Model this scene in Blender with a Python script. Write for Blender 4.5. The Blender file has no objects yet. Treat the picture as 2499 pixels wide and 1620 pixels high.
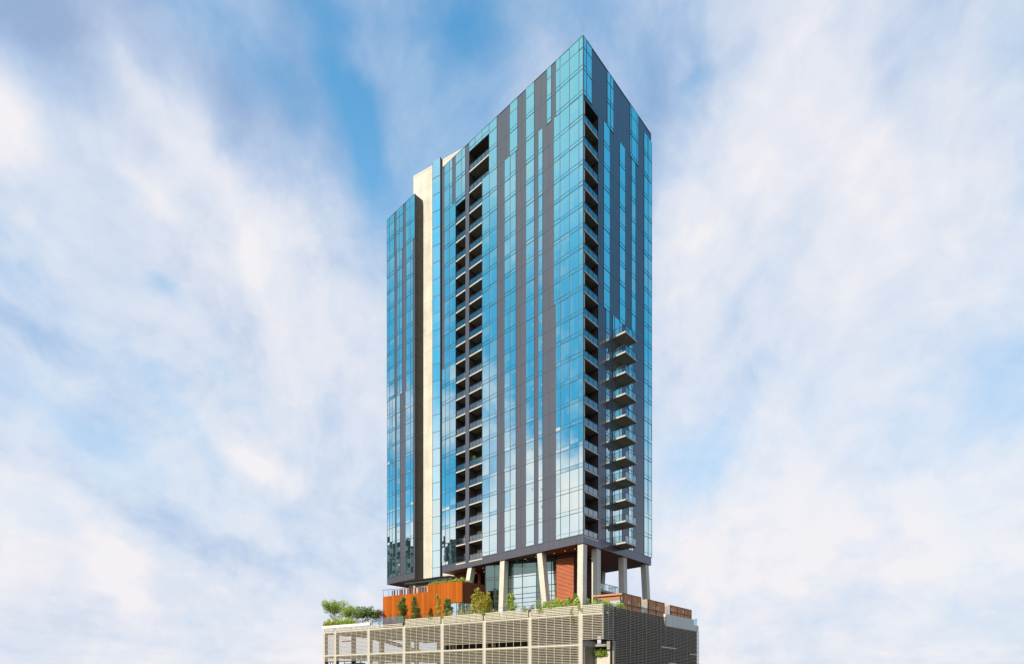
import bpy, math, random
from mathutils import Vector, noise
random.seed(7)
F = 1393.0; CX = 1249.5; HZ = 1686.0     # focal length and horizon row measured in the photograph (pixels of 2499 x 1620)
HC = 8.0                                  # eye height above the street
scene = bpy.context.scene
COL = scene.collection

# ------------------------------------------------------------------ frames
class Frame:
    """A vertical wall plane: origin, direction along it, outward normal."""
    def __init__(s, o, d, n):
        s.o = Vector(o); s.d = Vector(d).normalized(); s.n = Vector(n).normalized()
    def pt(s, a, o, z):
        return Vector((s.o.x + a*s.d.x + o*s.n.x, s.o.y + a*s.d.y + o*s.n.y, z))
    def a(s, px, o=0.0):
        r = (px-CX)/F; ox = s.o.x+o*s.n.x; oy = s.o.y+o*s.n.y
        return (r*oy-ox)/(s.d.x-r*s.d.y)
    def z(s, px, py, o=0.0):
        p = s.pt(s.a(px, o), o, 0); return (HZ-py)*p.y/F
def zpx(y, py): return (HZ-py)*y/F
dL = Vector((-.7388, .6740)); dR = Vector((.6740, .7388))
dP = Vector((-.8697, .4935)); nP = Vector((-.4935, -.8697))
C0 = (10.9, 87.4); K0 = (12.43, 78.0)
FL = Frame(C0, dL, -dR)        # tower, long face
FR = Frame(C0, dR, -dL)        # tower, short face
FP = Frame(K0, dP, nP)         # podium, street face
FQ = Frame(K0, dR, -dL)        # podium, side face

# ------------------------------------------------------------------ mesh builder
class MB:
    def __init__(s): s.v = []; s.f = []; s.uv = []; s.r = []
    def quad(s, p, uv=None, r=0.0):
        i = len(s.v); s.v += [tuple(q) for q in p]; s.f.append(tuple(range(i, i+len(p))))
        s.uv.append(uv or [(0,0),(1,0),(1,1),(0,1)][:len(p)]); s.r.append(r)
    def hexa(s, b, t, r=0.0):
        """b, t: four bottom and four top points, same winding (counter-clockwise from above)."""
        i = len(s.v); s.v += [tuple(q) for q in b]+[tuple(q) for q in t]
        fs = [(3,2,1,0),(4,5,6,7),(0,1,5,4),(1,2,6,5),(2,3,7,6),(3,0,4,7)]
        for f in fs:
            s.f.append(tuple(i+k for k in f)); s.uv.append([(0,0),(1,0),(1,1),(0,1)]); s.r.append(r)
    def box(s, fr, a0, a1, o0, o1, z0, z1, r=0.0):
        q = [(a0,o0),(a1,o0),(a1,o1),(a0,o1)]
        cr = fr.d.x*fr.n.y-fr.d.y*fr.n.x
        if cr*(a1-a0)*(o1-o0) < 0: q.reverse()
        s.hexa([fr.pt(a,o,z0) for a,o in q], [fr.pt(a,o,z1) for a,o in q], r)
    def bar(s, p0, p1, w, w1=None):
        """square bar between two points"""
        p0 = Vector(p0); p1 = Vector(p1); w1 = w if w1 is None else w1
        d = (p1-p0).normalized(); u = d.cross(Vector((0,0,1)))
        if u.length < 1e-3: u = Vector((1,0,0))
        u.normalize(); v = d.cross(u)
        B = [p0+u*a*w/2+v*b*w/2 for a,b in ((-1,-1),(1,-1),(1,1),(-1,1))]
        T = [p1+u*a*w1/2+v*b*w1/2 for a,b in ((-1,-1),(1,-1),(1,1),(-1,1))]
        s.hexa(B, T)
    def limb(s, pts, rads, n=6):
        rings = []
        for k, p in enumerate(pts):
            p = Vector(p); d = (Vector(pts[min(k+1,len(pts)-1)])-Vector(pts[max(k-1,0)])).normalized()
            u = d.cross(Vector((.3,.9,.1))).normalized(); v = d.cross(u)
            i = len(s.v); s.v += [tuple(p+(u*math.cos(2*math.pi*j/n)+v*math.sin(2*math.pi*j/n))*rads[k]) for j in range(n)]
            rings.append(i)
        for a, b in zip(rings, rings[1:]):
            for j in range(n):
                s.f.append((a+j, a+(j+1)%n, b+(j+1)%n, b+j)); s.uv.append([(0,0),(1,0),(1,1),(0,1)]); s.r.append(0)
        s.f.append(tuple(rings[-1]+j for j in range(n))); s.uv.append([(0,0)]*n); s.r.append(0)
    def leaf(s, p, size, r):
        d = Vector((random.gauss(0,1), random.gauss(0,1), random.gauss(0,.8))).normalized()
        u = d.cross(Vector((random.gauss(0,1), random.gauss(0,1), random.gauss(0,1)))).normalized()
        v = d.cross(u)*.5
        p = Vector(p)
        s.quad([p-d*size*.5, p+v*size*.5, p+d*size*.5, p-v*size*.5], r=r)
    def build(s, name, mat, parent=None, smooth=False, base=None):
        off = Vector((0,0,0))
        if parent is not None: off = Vector(parent['_base'])
        else:
            if base is None:
                xs = [v[0] for v in s.v]; ys = [v[1] for v in s.v]; zs = [v[2] for v in s.v]
                base = ((min(xs)+max(xs))/2, (min(ys)+max(ys))/2, min(zs))
            off = Vector(base)
        me = bpy.data.meshes.new(name)
        me.from_pydata([(v[0]-off.x, v[1]-off.y, v[2]-off.z) for v in s.v], [], s.f)
        uvl = me.uv_layers.new(name='UVMap'); fl = []
        for u in s.uv:
            for c in u: fl += [c[0], c[1]]
        uvl.data.foreach_set('uv', fl)
        at = me.attributes.new('rnd', 'FLOAT', 'FACE'); at.data.foreach_set('value', s.r)
        if smooth: me.polygons.foreach_set('use_smooth', [True]*len(me.polygons))
        me.materials.append(mat)
        ob = bpy.data.objects.new(name, me); COL.objects.link(ob)
        ob['_base'] = tuple(off)
        if parent is not None: ob.parent = parent
        else: ob.location = (off.x, off.y, off.z+HC)
        return ob
def tag(o, label, cat, group=None, kind=None):
    o['label'] = label; o['category'] = cat
    if group: o['group'] = group
    if kind: o['kind'] = kind
    return o
def empty(name, base):
    o = bpy.data.objects.new(name, None); COL.objects.link(o); o.empty_display_size = .5
    o['_base'] = tuple(base); o.location = (base[0], base[1], base[2]+HC); return o

# ------------------------------------------------------------------ materials
def S(c):   # sRGB 0-255 -> linear
    return tuple(((x/255)/12.92 if x <= 10 else (((x/255)+.055)/1.055)**2.4) for x in c)+(1,)
class NT:
    def __init__(s, nt): s.nt = nt; nt.nodes.clear()
    def n(s, t, **kw):
        nd = s.nt.nodes.new(t)
        for k, v in kw.items(): setattr(nd, k, v)
        return nd
    def l(s, a, b): s.nt.links.new(a, b)
    def val(s, sock, x):
        if isinstance(x, bpy.types.NodeSocket): s.l(x, sock)
        else: sock.default_value = x
    def m(s, op, a, b=None, c=None, clamp=False):
        nd = s.n('ShaderNodeMath', operation=op); nd.use_clamp = clamp
        s.val(nd.inputs[0], a)
        if b is not None: s.val(nd.inputs[1], b)
        if c is not None: s.val(nd.inputs[2], c)
        return nd.outputs[0]
    def mix(s, f, a, b, blend='MIX'):
        nd = s.n('ShaderNodeMix', data_type='RGBA', blend_type=blend)
        s.val(nd.inputs[0], f); s.val(nd.inputs[6], a); s.val(nd.inputs[7], b); return nd.outputs[2]
    def ramp(s, f, stops, interp='LINEAR'):
        nd = s.n('ShaderNodeValToRGB'); nd.color_ramp.interpolation = interp
        e = nd.color_ramp.elements
        while len(e) < len(stops): e.new(.5)
        for k, (p, c) in enumerate(stops):
            e[k].position = p; e[k].color = c if hasattr(c, '__len__') else (c,c,c,1)
        s.val(nd.inputs[0], f); return nd.outputs[0]
    def noise(s, vec, scale, detail=4, rough=.55, dist=0, out=0):
        nd = s.n('ShaderNodeTexNoise'); s.val(nd.inputs['Vector'], vec)
        nd.inputs['Scale'].default_value = scale; nd.inputs['Detail'].default_value = detail
        nd.inputs['Roughness'].default_value = rough; nd.inputs['Distortion'].default_value = dist
        return nd.outputs[out]
def newmat(name):
    m = bpy.data.materials.new(name); m.use_nodes = True
    return m, NT(m.node_tree)
def mat(name, col, rough=.7, lo=.3, hi=.68, rv=.2, metal=0, var=.25, scale=1.5, streak=0, spec=.5, bump=0, stain=None, bscale=12):
    """procedural surface: base colour broken by large and small noise, optional vertical streaks"""
    m, N = newmat(name)
    geo = N.n('ShaderNodeNewGeometry').outputs['Position']
    n1 = N.noise(geo, scale, 6, .6)
    mp = N.n('ShaderNodeMapping'); N.l(geo, mp.inputs[0]); mp.inputs['Scale'].default_value = (1,1,.08)
    n2 = N.noise(mp.outputs[0], scale*2.5, 5, .65)
    n3 = N.noise(geo, scale*9, 3, .6)
    f = N.m('ADD', N.m('MULTIPLY', n1, .5), N.m('ADD', N.m('MULTIPLY', n2, .3+streak), N.m('MULTIPLY', n3, .2)))
    f = N.m('DIVIDE', f, 1.0+streak)
    at = N.n('ShaderNodeAttribute', attribute_name='rnd').outputs['Fac']
    f = N.m('ADD', f, N.m('MULTIPLY', N.m('SUBTRACT', at, .0), .12))
    dark = tuple(c*(1-var) for c in col)+(1,); lite = tuple(min(1,c*(1+var)) for c in col)+(1,)
    if stain: dark = tuple(stain)+(1,)
    c = N.ramp(f, [(lo, dark), (hi, lite)])
    b = N.n('ShaderNodeBsdfPrincipled'); N.l(c, b.inputs['Base Color'])
    b.inputs['Metallic'].default_value = metal; b.inputs['Specular IOR Level'].default_value = spec
    rr = N.m('MULTIPLY_ADD', n3, rv, rough-rv/2, clamp=True); N.l(rr, b.inputs['Roughness'])
    if bump:
        bp = N.n('ShaderNodeBump'); bp.inputs['Strength'].default_value = bump; bp.inputs['Distance'].default_value = .05
        N.l(N.noise(geo, bscale, 5, .6), bp.inputs['Height']); N.l(bp.outputs[0], b.inputs['Normal'])
    o = N.n('ShaderNodeOutputMaterial'); N.l(b.outputs[0], o.inputs[0])
    return m
def glass_mat(name, tint, refl, deep, pale, amount=.5):
    """reflective coated glazing: tinted mirror over a dim room whose blinds differ from pane to pane"""
    m, N = newmat(name)
    uv = N.n('ShaderNodeUVMap').outputs[0]
    at = N.n('ShaderNodeAttribute', attribute_name='rnd').outputs['Fac']
    sp = N.n('ShaderNodeSeparateXYZ'); N.l(uv, sp.inputs[0])
    u, v = sp.outputs[0], sp.outputs[1]
    # drawn curtain at one side of some panes, part-lowered blinds on others
    w1 = N.m('MULTIPLY', N.m('FRACT', N.m('MULTIPLY', at, 7.31)), .5)
    cur = N.m('LESS_THAN', u, w1)
    h1 = N.m('FRACT', N.m('MULTIPLY', at, 13.7))
    bl = N.m('MULTIPLY', N.m('GREATER_THAN', v, h1), N.m('GREATER_THAN', N.m('FRACT', N.m('MULTIPLY', at, 3.17)), .72))
    geo = N.n('ShaderNodeNewGeometry').outputs['Position']
    fold = N.m('MULTIPLY_ADD', N.m('SINE', N.m('MULTIPLY', u, 55.0)), .2, .8)
    inside = N.m('MULTIPLY', N.m('MAXIMUM', N.m('MULTIPLY', cur, .75), bl), fold)
    inside = N.m('MULTIPLY', inside, N.m('LESS_THAN', at, 1.5))
    inside = N.m('ADD', inside, N.m('MULTIPLY', N.noise(geo, .9, 4, .6), .25), clamp=True)
    c = N.mix(N.m('MULTIPLY', inside, amount), deep, pale)
    dif = N.n('ShaderNodeBsdfDiffuse'); N.l(c, dif.inputs[0])
    bp = N.n('ShaderNodeBump'); bp.inputs['Strength'].default_value = .02; bp.inputs['Distance'].default_value = .1
    N.l(N.noise(geo, .8, 2, .5), bp.inputs['Height'])
    gl = N.n('ShaderNodeBsdfGlossy'); gl.inputs['Color'].default_value = tint; gl.inputs['Roughness'].default_value = .015
    N.l(bp.outputs[0], gl.inputs['Normal'])
    mx = N.n('ShaderNodeMixShader')
    fac = N.m('SUBTRACT', refl, N.m('MULTIPLY', inside, .3*amount))
    N.l(fac, mx.inputs[0]); N.l(dif.outputs[0], mx.inputs[1]); N.l(gl.outputs[0], mx.inputs[2])
    o = N.n('ShaderNodeOutputMaterial'); N.l(mx.outputs[0], o.inputs[0])
    return m
def clear_glass(name, tint, refl=.25):
    m, N = newmat(name)
    tr = N.n('ShaderNodeBsdfTransparent'); tr.inputs[0].default_value = tint
    gl = N.n('ShaderNodeBsdfGlossy'); gl.inputs['Color'].default_value = (.75,.82,.85,1); gl.inputs['Roughness'].default_value = .05
    lw = N.n('ShaderNodeLayerWeight'); lw.inputs[0].default_value = .35
    nz = N.noise(N.n('ShaderNodeNewGeometry').outputs['Position'], .7, 2, .5)
    f = N.m('ADD', N.m('MULTIPLY', lw.outputs[1], .5), N.m('MULTIPLY_ADD', nz, .1, refl-.05), clamp=True)
    mx = N.n('ShaderNodeMixShader'); N.l(f, mx.inputs[0]); N.l(tr.outputs[0], mx.inputs[1]); N.l(gl.outputs[0], mx.inputs[2])
    o = N.n('ShaderNodeOutputMaterial'); N.l(mx.outputs[0], o.inputs[0])
    return m
def leafmat(name, c1, c2, c3):
    m, N = newmat(name)
    at = N.n('ShaderNodeAttribute', attribute_name='rnd').outputs['Fac']
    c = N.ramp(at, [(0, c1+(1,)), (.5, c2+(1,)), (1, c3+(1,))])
    d = N.n('ShaderNodeBsdfPrincipled'); N.l(c, d.inputs['Base Color']); d.inputs['Roughness'].default_value = .5
    t = N.n('ShaderNodeBsdfTranslucent'); N.l(c, t.inputs[0])
    mx = N.n('ShaderNodeMixShader'); mx.inputs[0].default_value = .35
    N.l(d.outputs[0], mx.inputs[1]); N.l(t.outputs[0], mx.inputs[2])
    o = N.n('ShaderNodeOutputMaterial'); N.l(mx.outputs[0], o.inputs[0])
    return m
def plank_mat(name, col, fr, pitch, gap=.06, var=.3, rough=.6, horiz=False, diag=None):
    """vertical boards / seams at a pitch along a direction in plan"""
    m, N = newmat(name)
    geo = N.n('ShaderNodeNewGeometry').outputs['Position']
    dv = (0,0,1) if horiz else (fr.x, fr.y, 0)
    dn = N.n('ShaderNodeVectorMath', operation='DOT_PRODUCT'); N.l(geo, dn.inputs[0]); dn.inputs[1].default_value = dv
    x = N.m('DIVIDE', dn.outputs['Value'], pitch)
    fx = N.m('FRACT', x)
    line = N.m('LESS_THAN', fx, gap)
    wn = N.n('ShaderNodeTexWhiteNoise', noise_dimensions='1D'); N.l(N.m('FLOOR', x), wn.inputs['W'])
    n1 = N.noise(geo, 1.3, 5, .6)
    mp = N.n('ShaderNodeMapping'); N.l(geo, mp.inputs[0]); mp.inputs['Scale'].default_value = (6,6,.5)
    n2 = N.noise(mp.outputs[0], 1.5, 5, .6)
    f = N.m('ADD', N.m('MULTIPLY', wn.outputs[0], .4), N.m('ADD', N.m('MULTIPLY', n1, .35), N.m('MULTIPLY', n2, .35)))
    c = N.ramp(f, [(.2, tuple(k*(1-var) for k in col)+(1,)), (.85, tuple(min(1,k*(1+var)) for k in col)+(1,))])
    c = N.mix(line, c, tuple(k*.4 for k in col)+(1,))
    b = N.n('ShaderNodeBsdfPrincipled'); N.l(c, b.inputs['Base Color']); b.inputs['Roughness'].default_value = rough
    b.inputs['Specular IOR Level'].default_value = .15
    o = N.n('ShaderNodeOutputMaterial'); N.l(b.outputs[0], o.inputs[0])
    return m
M = {}
M['glassL'] = glass_mat('coated_glass', (.90,1,.95,1), .95, (.02,.07,.08,1), (.45,.62,.62,1), .55)
M['glassR'] = glass_mat('coated_glass_side', (.86,1,.93,1), .93, (.02,.06,.09,1), (.40,.60,.66,1), .45)
M['glassLobby'] = glass_mat('lobby_glass', (.88,1,.97,1), .90, (.03,.07,.07,1), (.3,.45,.42,1), .4)
M['glassDark'] = glass_mat('lobby_glass_dark', (.45,.6,.58,1), .42, (.015,.03,.028,1), (.10,.16,.13,1), .5)
M['panel'] = mat('slate_metal_panel', (.076,.077,.098), .30, rv=.02, var=.10, scale=.12, streak=.6, spec=.7)
M['panelR'] = mat('slate_metal_panel_side', (.098,.088,.112), .16, rv=.02, var=.10, scale=.12, streak=.6, spec=.9)
M['joint'] = mat('dark_joint', (.012,.013,.018), .6, var=.1)
M['mullion'] = mat('mullion_paint', (.05,.12,.16), .4, var=.1)
M['mullion_soft'] = mat('spandrel_bar', (.055,.16,.21), .4, var=.1)
M['recess'] = mat('recess_cladding', (.075,.062,.05), .6, var=.25, spec=.3)
M['soffit_slab'] = mat('balcony_concrete', (.26,.235,.19), .85, var=.25, scale=1.2, bump=.2)
M['slab_edge'] = mat('slab_edge_paint', (.58,.54,.45), .7, var=.12)
M['rail'] = mat('railing_paint', (.02,.025,.035), .4, var=.1)
M['bglass'] = clear_glass('balcony_glass', (.55,.66,.76,1), .22)
M['door'] = clear_glass('door_glass', (.30,.36,.28,1), .22)
M['bglass2'] = clear_glass('terrace_glass', (.75,.9,.9,1), .18)
M['concrete'] = mat('board_concrete', (.64,.60,.51), .85, lo=.36, hi=.56, var=.1, scale=.3, streak=.3, bump=.25, stain=(.50,.46,.37), bscale=3)
M['concreteC'] = mat('column_concrete', (.62,.58,.49), .85, var=.18, scale=.8, streak=.3, bump=.25, bscale=5)
M['pillar'] = mat('garage_pillar_render', (.54,.50,.41), .8, var=.08, scale=.8, streak=.3)
M['parapet'] = mat('parapet_concrete', (.70,.66,.58), .9, var=.12, scale=.6, streak=.6)
M['concreteG'] = mat('grey_concrete', (.44,.42,.38), .9, var=.18, scale=.6, streak=.5, bump=.25)
M['wood_soffit'] = plank_mat('cedar_soffit', (.20,.075,.035), -dR, .3, .06, .3, .5)
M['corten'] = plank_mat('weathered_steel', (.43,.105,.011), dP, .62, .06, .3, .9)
M['cortenShade'] = plank_mat('weathered_steel_shaded', (.16,.05,.025), dR, .62, .05, .25, .75)  # same steel, the side face's shade put into a darker colour
M['woodwall'] = plank_mat('cedar_cladding', (.30,.12,.07), dL, .5, .06, .3, .6)
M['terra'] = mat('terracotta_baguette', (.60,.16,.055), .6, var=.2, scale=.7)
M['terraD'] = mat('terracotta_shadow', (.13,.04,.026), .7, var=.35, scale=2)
M['louver'] = mat('louver_paint', (.43,.375,.285), .5, var=.12, scale=.8)
M['louverShade'] = mat('louver_paint_shaded', (.34,.27,.195), .5, var=.12, scale=.8)  # same louver paint, darkened to hold the side face's shade
M['louver_post'] = mat('louver_post_paint', (.58,.53,.42), .6, var=.12)
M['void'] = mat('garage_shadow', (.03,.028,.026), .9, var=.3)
M['garage'] = mat('garage_concrete', (.085,.065,.038), .9, var=.3, scale=.5)
M['fence'] = plank_mat('cedar_fence', (.60,.26,.12), dR, .16, .12, .35, .6)
M['cedar'] = mat('cedar_beam', (.55,.24,.10), .6, var=.25)
M['darkmetal'] = mat('dark_steel', (.025,.025,.028), .5, var=.1)
M['white'] = mat('white_render', (.78,.75,.68), .8, var=.06)
M['bark'] = mat('bark', (.13,.095,.06), .9, var=.3, scale=5)
M['leafA'] = leafmat('leaf_fresh', (.14,.22,.03), (.42,.54,.10), (.72,.76,.22))
M['leafB'] = leafmat('leaf_dark', (.045,.085,.015), (.15,.24,.04), (.34,.42,.08))
M['leafC'] = leafmat('leaf_golden', (.20,.19,.02), (.50,.46,.06), (.80,.64,.11))
M['leafR'] = leafmat('leaf_russet', (.08,.045,.02), (.16,.08,.03), (.28,.14,.05))
M['asphalt'] = mat('asphalt', (.05,.05,.052), .9, var=.25, scale=.2)
M['brick'] = mat('neighbour_render', (.06,.085,.075), .85, var=.2, scale=.3)
def emis(name, col, st):
    m, N = newmat(name); e = N.n('ShaderNodeEmission'); e.inputs[0].default_value = col
    nz = N.noise(N.n('ShaderNodeNewGeometry').outputs['Position'], 3, 2)
    N.l(N.m('MULTIPLY_ADD', nz, st*.3, st*.85), e.inputs[1])
    o = N.n('ShaderNodeOutputMaterial'); N.l(e.outputs[0], o.inputs[0]); return m
M['lamp'] = emis('downlight_glow', (1,.85,.65,1), 1.6)

# ------------------------------------------------------------------ ground
g = MB(); g.quad([(-6000,-6000,-HC),(6000,-6000,-HC),(6000,9000,-HC),(-6000,9000,-HC)])
o = g.build('ground', M['asphalt']); o['kind'] = 'structure'; o['label'] = 'street level ground around the tower'; o['category'] = 'ground'

# ------------------------------------------------------------------ tower
LV = [88,167.5,228.6,288.4,343.2,399.2,450.2,502.6,552.8,603.7,653.3,704.6,762,813.3,865.2,920.2,975.1,1028.7,1083.7,1137.4,1192.2,1247.2,1302,1324]
Z = [(HZ-p)*87.4/F for p in LV]
ZP = (HZ-115)*87.4/F                    # parapet line
tower = empty('tower', (C0[0]-10, C0[1]+10, 10.9))
tag(tower, 'tall blue glass and slate panel residential tower raised on concrete columns', 'tower')
SP = .60                                # spandrel bar height above each floor line
def strip_windows(fr, px0, px1, f0, f1, muls, gm, parent=tower, ztop=None, zbot=None, a_end=None):
    """One glazed strip of the curtain wall with panes floor by floor and its frame."""
    a0 = fr.a(px1); a1 = fr.a(px0)
    if a0 > a1: a0, a1 = a1, a0
    if a_end is not None: a1 = a_end
    if px1 == 1423.5: a0 = 0.0
    cuts = sorted([a0, a1]+[fr.a(m) for m in muls])
    g = MB(); b = MB()
    for i in range(f0, f1+1):
        zt = Z[i]; zb = Z[i+1]
        if ztop is not None and i == f0: zt = ztop
        if zbot is not None and i == f1: zb = zbot
        rows = [(zb, min(zb+SP, zt), 2.0), (min(zb+SP, zt), zt, 0.0)]
        if i == 0 and zt > ZP: rows = [(zb, zb+SP, 2.0), (zb+SP, ZP, 0.0), (ZP, zt, 2.0)]
        for (y0, y1, kind) in rows:
            if y1-y0 < .05: continue
            for c0, c1 in zip(cuts, cuts[1:]):
                if c1-c0 < .05: continue
                j = [random.gauss(0, .008) for _ in range(4)]
                r = random.random() if kind == 0 else 2.0
                fl = (fr is FL)
                P = [(c0,j[0],y0,0,0),(c1,j[1],y0,1,0),(c1,j[1]+j[2],y1,1,1),(c0,j[0]+j[2],y1,0,1)]
                if fr.d.x*fr.n.y-fr.d.y*fr.n.x > 0: P.reverse()
                uv = [((1-p[3]) if fl else p[3], p[4]) for p in P]
                g.quad([fr.pt(p[0], .035+p[1], p[2]) for p in P], uv, r)
        b.box(fr, a0, a1, -.06, .075, zb-.035, zb+.035)
    for c in cuts[1:-1]:
        b.box(fr, c-.035, c+.035, -.05, .072, Z[f1+1] if zbot is None else zbot, Z[f0] if ztop is None else ztop)
    for c in (cuts[0], cuts[-1]):
        b.box(fr, c-.02, c+.02, -.05, .068, Z[f1+1] if zbot is None else zbot, Z[f0] if ztop is None else ztop)
    w = g.build('window', gm, parent)
    s = b
    for i in range(f0, f1+1):
        zb = Z[i+1] if not (zbot is not None and i == f1) else zbot
        s.box(fr, a0, a1, -.05, .062, zb+SP-.022, zb+SP+.022)
        if i == 0 and ztop is None: s.box(fr, a0, a1, -.05, .062, ZP-.03, ZP+.03)
    b.build('frame', M['mullion'], w)
    return (min(cuts), max(cuts))
gl = []        # (face, a0, a1, f0, f1)
def G(fr, px0, px1, f0, f1, muls=(), **kw):
    a0, a1 = strip_windows(fr, px0, px1, f0, f1, muls, M['glassL'] if fr is FL else M['glassR'], **kw)
    gl.append((fr, a0, a1, f0, f1))
G(FL, 1356.8, 1423.5, 0, 1, (1367,1390,1413.2)); G(FL, 1351.8, 1423.5, 2, 10, (1367,1390,1413.2)); G(FL, 1356.9, 1423.5, 11, 21, (1368,1390.3,1413))
G(FL, 1335, 1345.6, 0, 1); G(FL, 1314.1, 1324.4, 2, 21)
G(FL, 1283.9, 1303.9, 0, 21)
G(FL, 1244.4, 1263.2, 0, 1); G(FL, 1231.5, 1259.2, 2, 21, (1245.3,))
G(FL, 1194, 1213, 0, 1); G(FL, 1177.3, 1213.4, 2, 21, (1194.6,))
G(FL, 1145, 1194, 0, 0, (1159.7,1176.8), zbot=ZP)
G(FL, 1112, 1135.8, 0, 1, (1127.4,)); G(FL, 1084.9, 1104.5, 0, 1, (1097.4,))
G(FL, 1112.2, 1135.9, 2, 2, (1127.4,), zbot=Z[2]-.75)
G(FL, 1085.1, 1112.2, 2, 10, (1097.4,)); G(FL, 1078.9, 1112.6, 11, 21, (1087,1098))
G(FL, 944.6, 962.8, 0, 1, (951,)); G(FL, 968, 984.1, 0, 1, (975,)); G(FL, 990.8, 1012.4, 0, 1, (1001,))
G(FL, 944.7, 963.4, 2, 10, (951,)); G(FL, 969.6, 982, 2, 10, (975.5,)); G(FL, 991.7, 1008.3, 2, 10, (1001.7,))
G(FL, 945.4, 964.7, 11, 21, (951.5,957.5)); G(FL, 968.2, 976.8, 11, 21); G(FL, 989.9, 1009, 11, 21, (1002,))
G(FR, 1424.2, 1444.2, 0, 1, (1431.2,))
G(FR, 1481.8, 1497.2, 0, 1, (1489.6,)); G(FR, 1473, 1488.1, 2, 10); G(FR, 1479, 1487.3, 11, 21, (1483.2,))
G(FR, 1537.6, 1557.4, 0, 1, (1541,1554)); G(FR, 1540.8, 1550.8, 2, 10); G(FR, 1534, 1543.5, 11, 21, (1540.3,))
G(FR, 1511.8, 1525.6, 2, 10)
G(FR, 1495.4, 1518, 11, 21, (1499.3,1511))
G(FR, 1571.6, 1590.3, 0, 21, (1581.2,), ztop=Z[0]-1.35)
A_V1 = (FL.a(1177.2), FL.a(1145)); A_V1w = (FL.a(1194), FL.a(1145)); A_V2 = (FL.a(1135.8), FL.a(1112.3)); A_VR = (FR.a(1425), FR.a(1459.8))
S1 = FL.a(1078.8); S2 = FL.a(1012.5); S3 = FL.a(944.5); T1 = FR.a(1588.2)
voids = [(FL, A_V1w[0], A_V1w[1], 0, 1, ZP), (FL, A_V1[0], A_V1[1], 2, 21, None), (FL, A_V2[0], A_V2[1], 2, 21, Z[2]-.75), (FR, A_VR[0], A_VR[1], 2, 21, Z[2]-.55)]
def cladding(fr, a_lo, a_hi, pm, pitch=1.15):
    p = MB(); bk = MB()
    for i in range(23):
        occ = []
        for (f_, a0, a1, f0, f1) in gl:
            if f_ is fr and f0 <= i <= f1: occ.append((a0, a1))
        for (f_, a0, a1, f0, f1, zt) in voids:
            if f_ is fr and f0 <= i <= f1: occ.append((a0, a1))
        occ = sorted(o for o in occ if o[1] > a_lo and o[0] < a_hi)
        x = a_lo; free = []
        for (a0, a1) in occ:
            if a0 > x+.03: free.append((x, a0))
            x = max(x, a1)
        if x < a_hi-.03: free.append((x, a_hi))
        for (a0, a1) in free:
            n = max(1, round((a1-a0)/pitch)); w = (a1-a0)/n
            if n > 1:
                k = [random.uniform(-.12,.12) if 0 < q < n else 0 for q in range(n+1)]
            else: k = [0, 0]
            for q in range(n):
                j = random.gauss(0,.0015)
                e0 = a0+(q+k[q])*w; e1 = a0+(q+1+k[q+1])*w
                p.box(fr, e0+.011, e1-.011, -.06, .0+j, Z[i+1]+.016, Z[i]-.016, r=random.random())
            bk.box(fr, a0, a1, -.2, -.03, Z[i+1], Z[i])
    # infill above openings that start lower than their floor line
    for (f_, a0, a1, f0, f1, zt) in voids:
        if f_ is fr and zt is not None and fr is FR:
            p.box(fr, a0+.01, a1-.01, -.06, 0, zt, Z[f0]-.02)
    return p, bk
wallM = cladding(FL, .06, S1, M['panel']); w = wallM[0].build('wall', M['panel'], tower); wallM[1].build('backing', M['joint'], w)
wallW = cladding(FL, S2+.02, S3, M['panel']); w = wallW[0].build('wall', M['panel'], tower); wallW[1].build('backing', M['joint'], w)
wallR = cladding(FR, .03, T1, M['panelR'], .95); eN0 = FR.a(1571.6)
for q in range(3): wallR[0].box(FR, eN0+(T1-eN0)*q/3+.01, eN0+(T1-eN0)*(q+1)/3-.01, -.06, 0, Z[0]-1.33, Z[0]-.02, r=random.random())
w = wallR[0].build('wall', M['panelR'], tower); wallR[1].build('backing', M['joint'], w)
# parapet cap, corner post, roof, hidden sides
c = MB(); c.box(FL, -.04, S1, -.25, .06, Z[0], Z[0]+.09); c.box(FL, S2, S3, -.25, .06, Z[0], Z[0]+.09); c.box(FR, .2, T1, -.25, .06, Z[0], Z[0]+.09)
c.build('parapet_cap', M['mullion'], tower)
c = MB(); c.box(FL, -.05, .06, -.05, .05, Z[23], Z[0]+.04); c.build('corner_post', M['mullion'], tower)
c = MB()
c.box(FL, .2, S1-.02, -T1+.05, -2.3, Z[0]-1.2, Z[0]-.9); c.box(FL, S2+.05, S3-.05, -T1+.05, -.25, Z[0]-1.2, Z[0]-.9)
c.build('roof', M['concreteG'], tower)
c = MB()
c.box(FL, 0, S3, -T1-.15, -T1, Z[23], Z[0]); c.box(FL, S1-.15, S1, -T1, -.2, Z[23], Z[0])
c.box(FL, S3-.15, S3-.001, -T1, -.2, Z[23], Z[0])
c.build('rear_wall', M['panel'], tower)
# wing side wall facing right, its shade put into a darker colour
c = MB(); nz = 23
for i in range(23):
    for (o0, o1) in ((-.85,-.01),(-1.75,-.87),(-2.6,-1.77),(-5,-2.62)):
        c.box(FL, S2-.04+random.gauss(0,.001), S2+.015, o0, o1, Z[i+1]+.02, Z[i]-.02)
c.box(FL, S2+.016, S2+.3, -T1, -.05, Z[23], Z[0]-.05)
c.build('side_wall', mat('side_cladding_shaded', (.035,.031,.028), .35, var=.2, spec=.6), tower)
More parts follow.
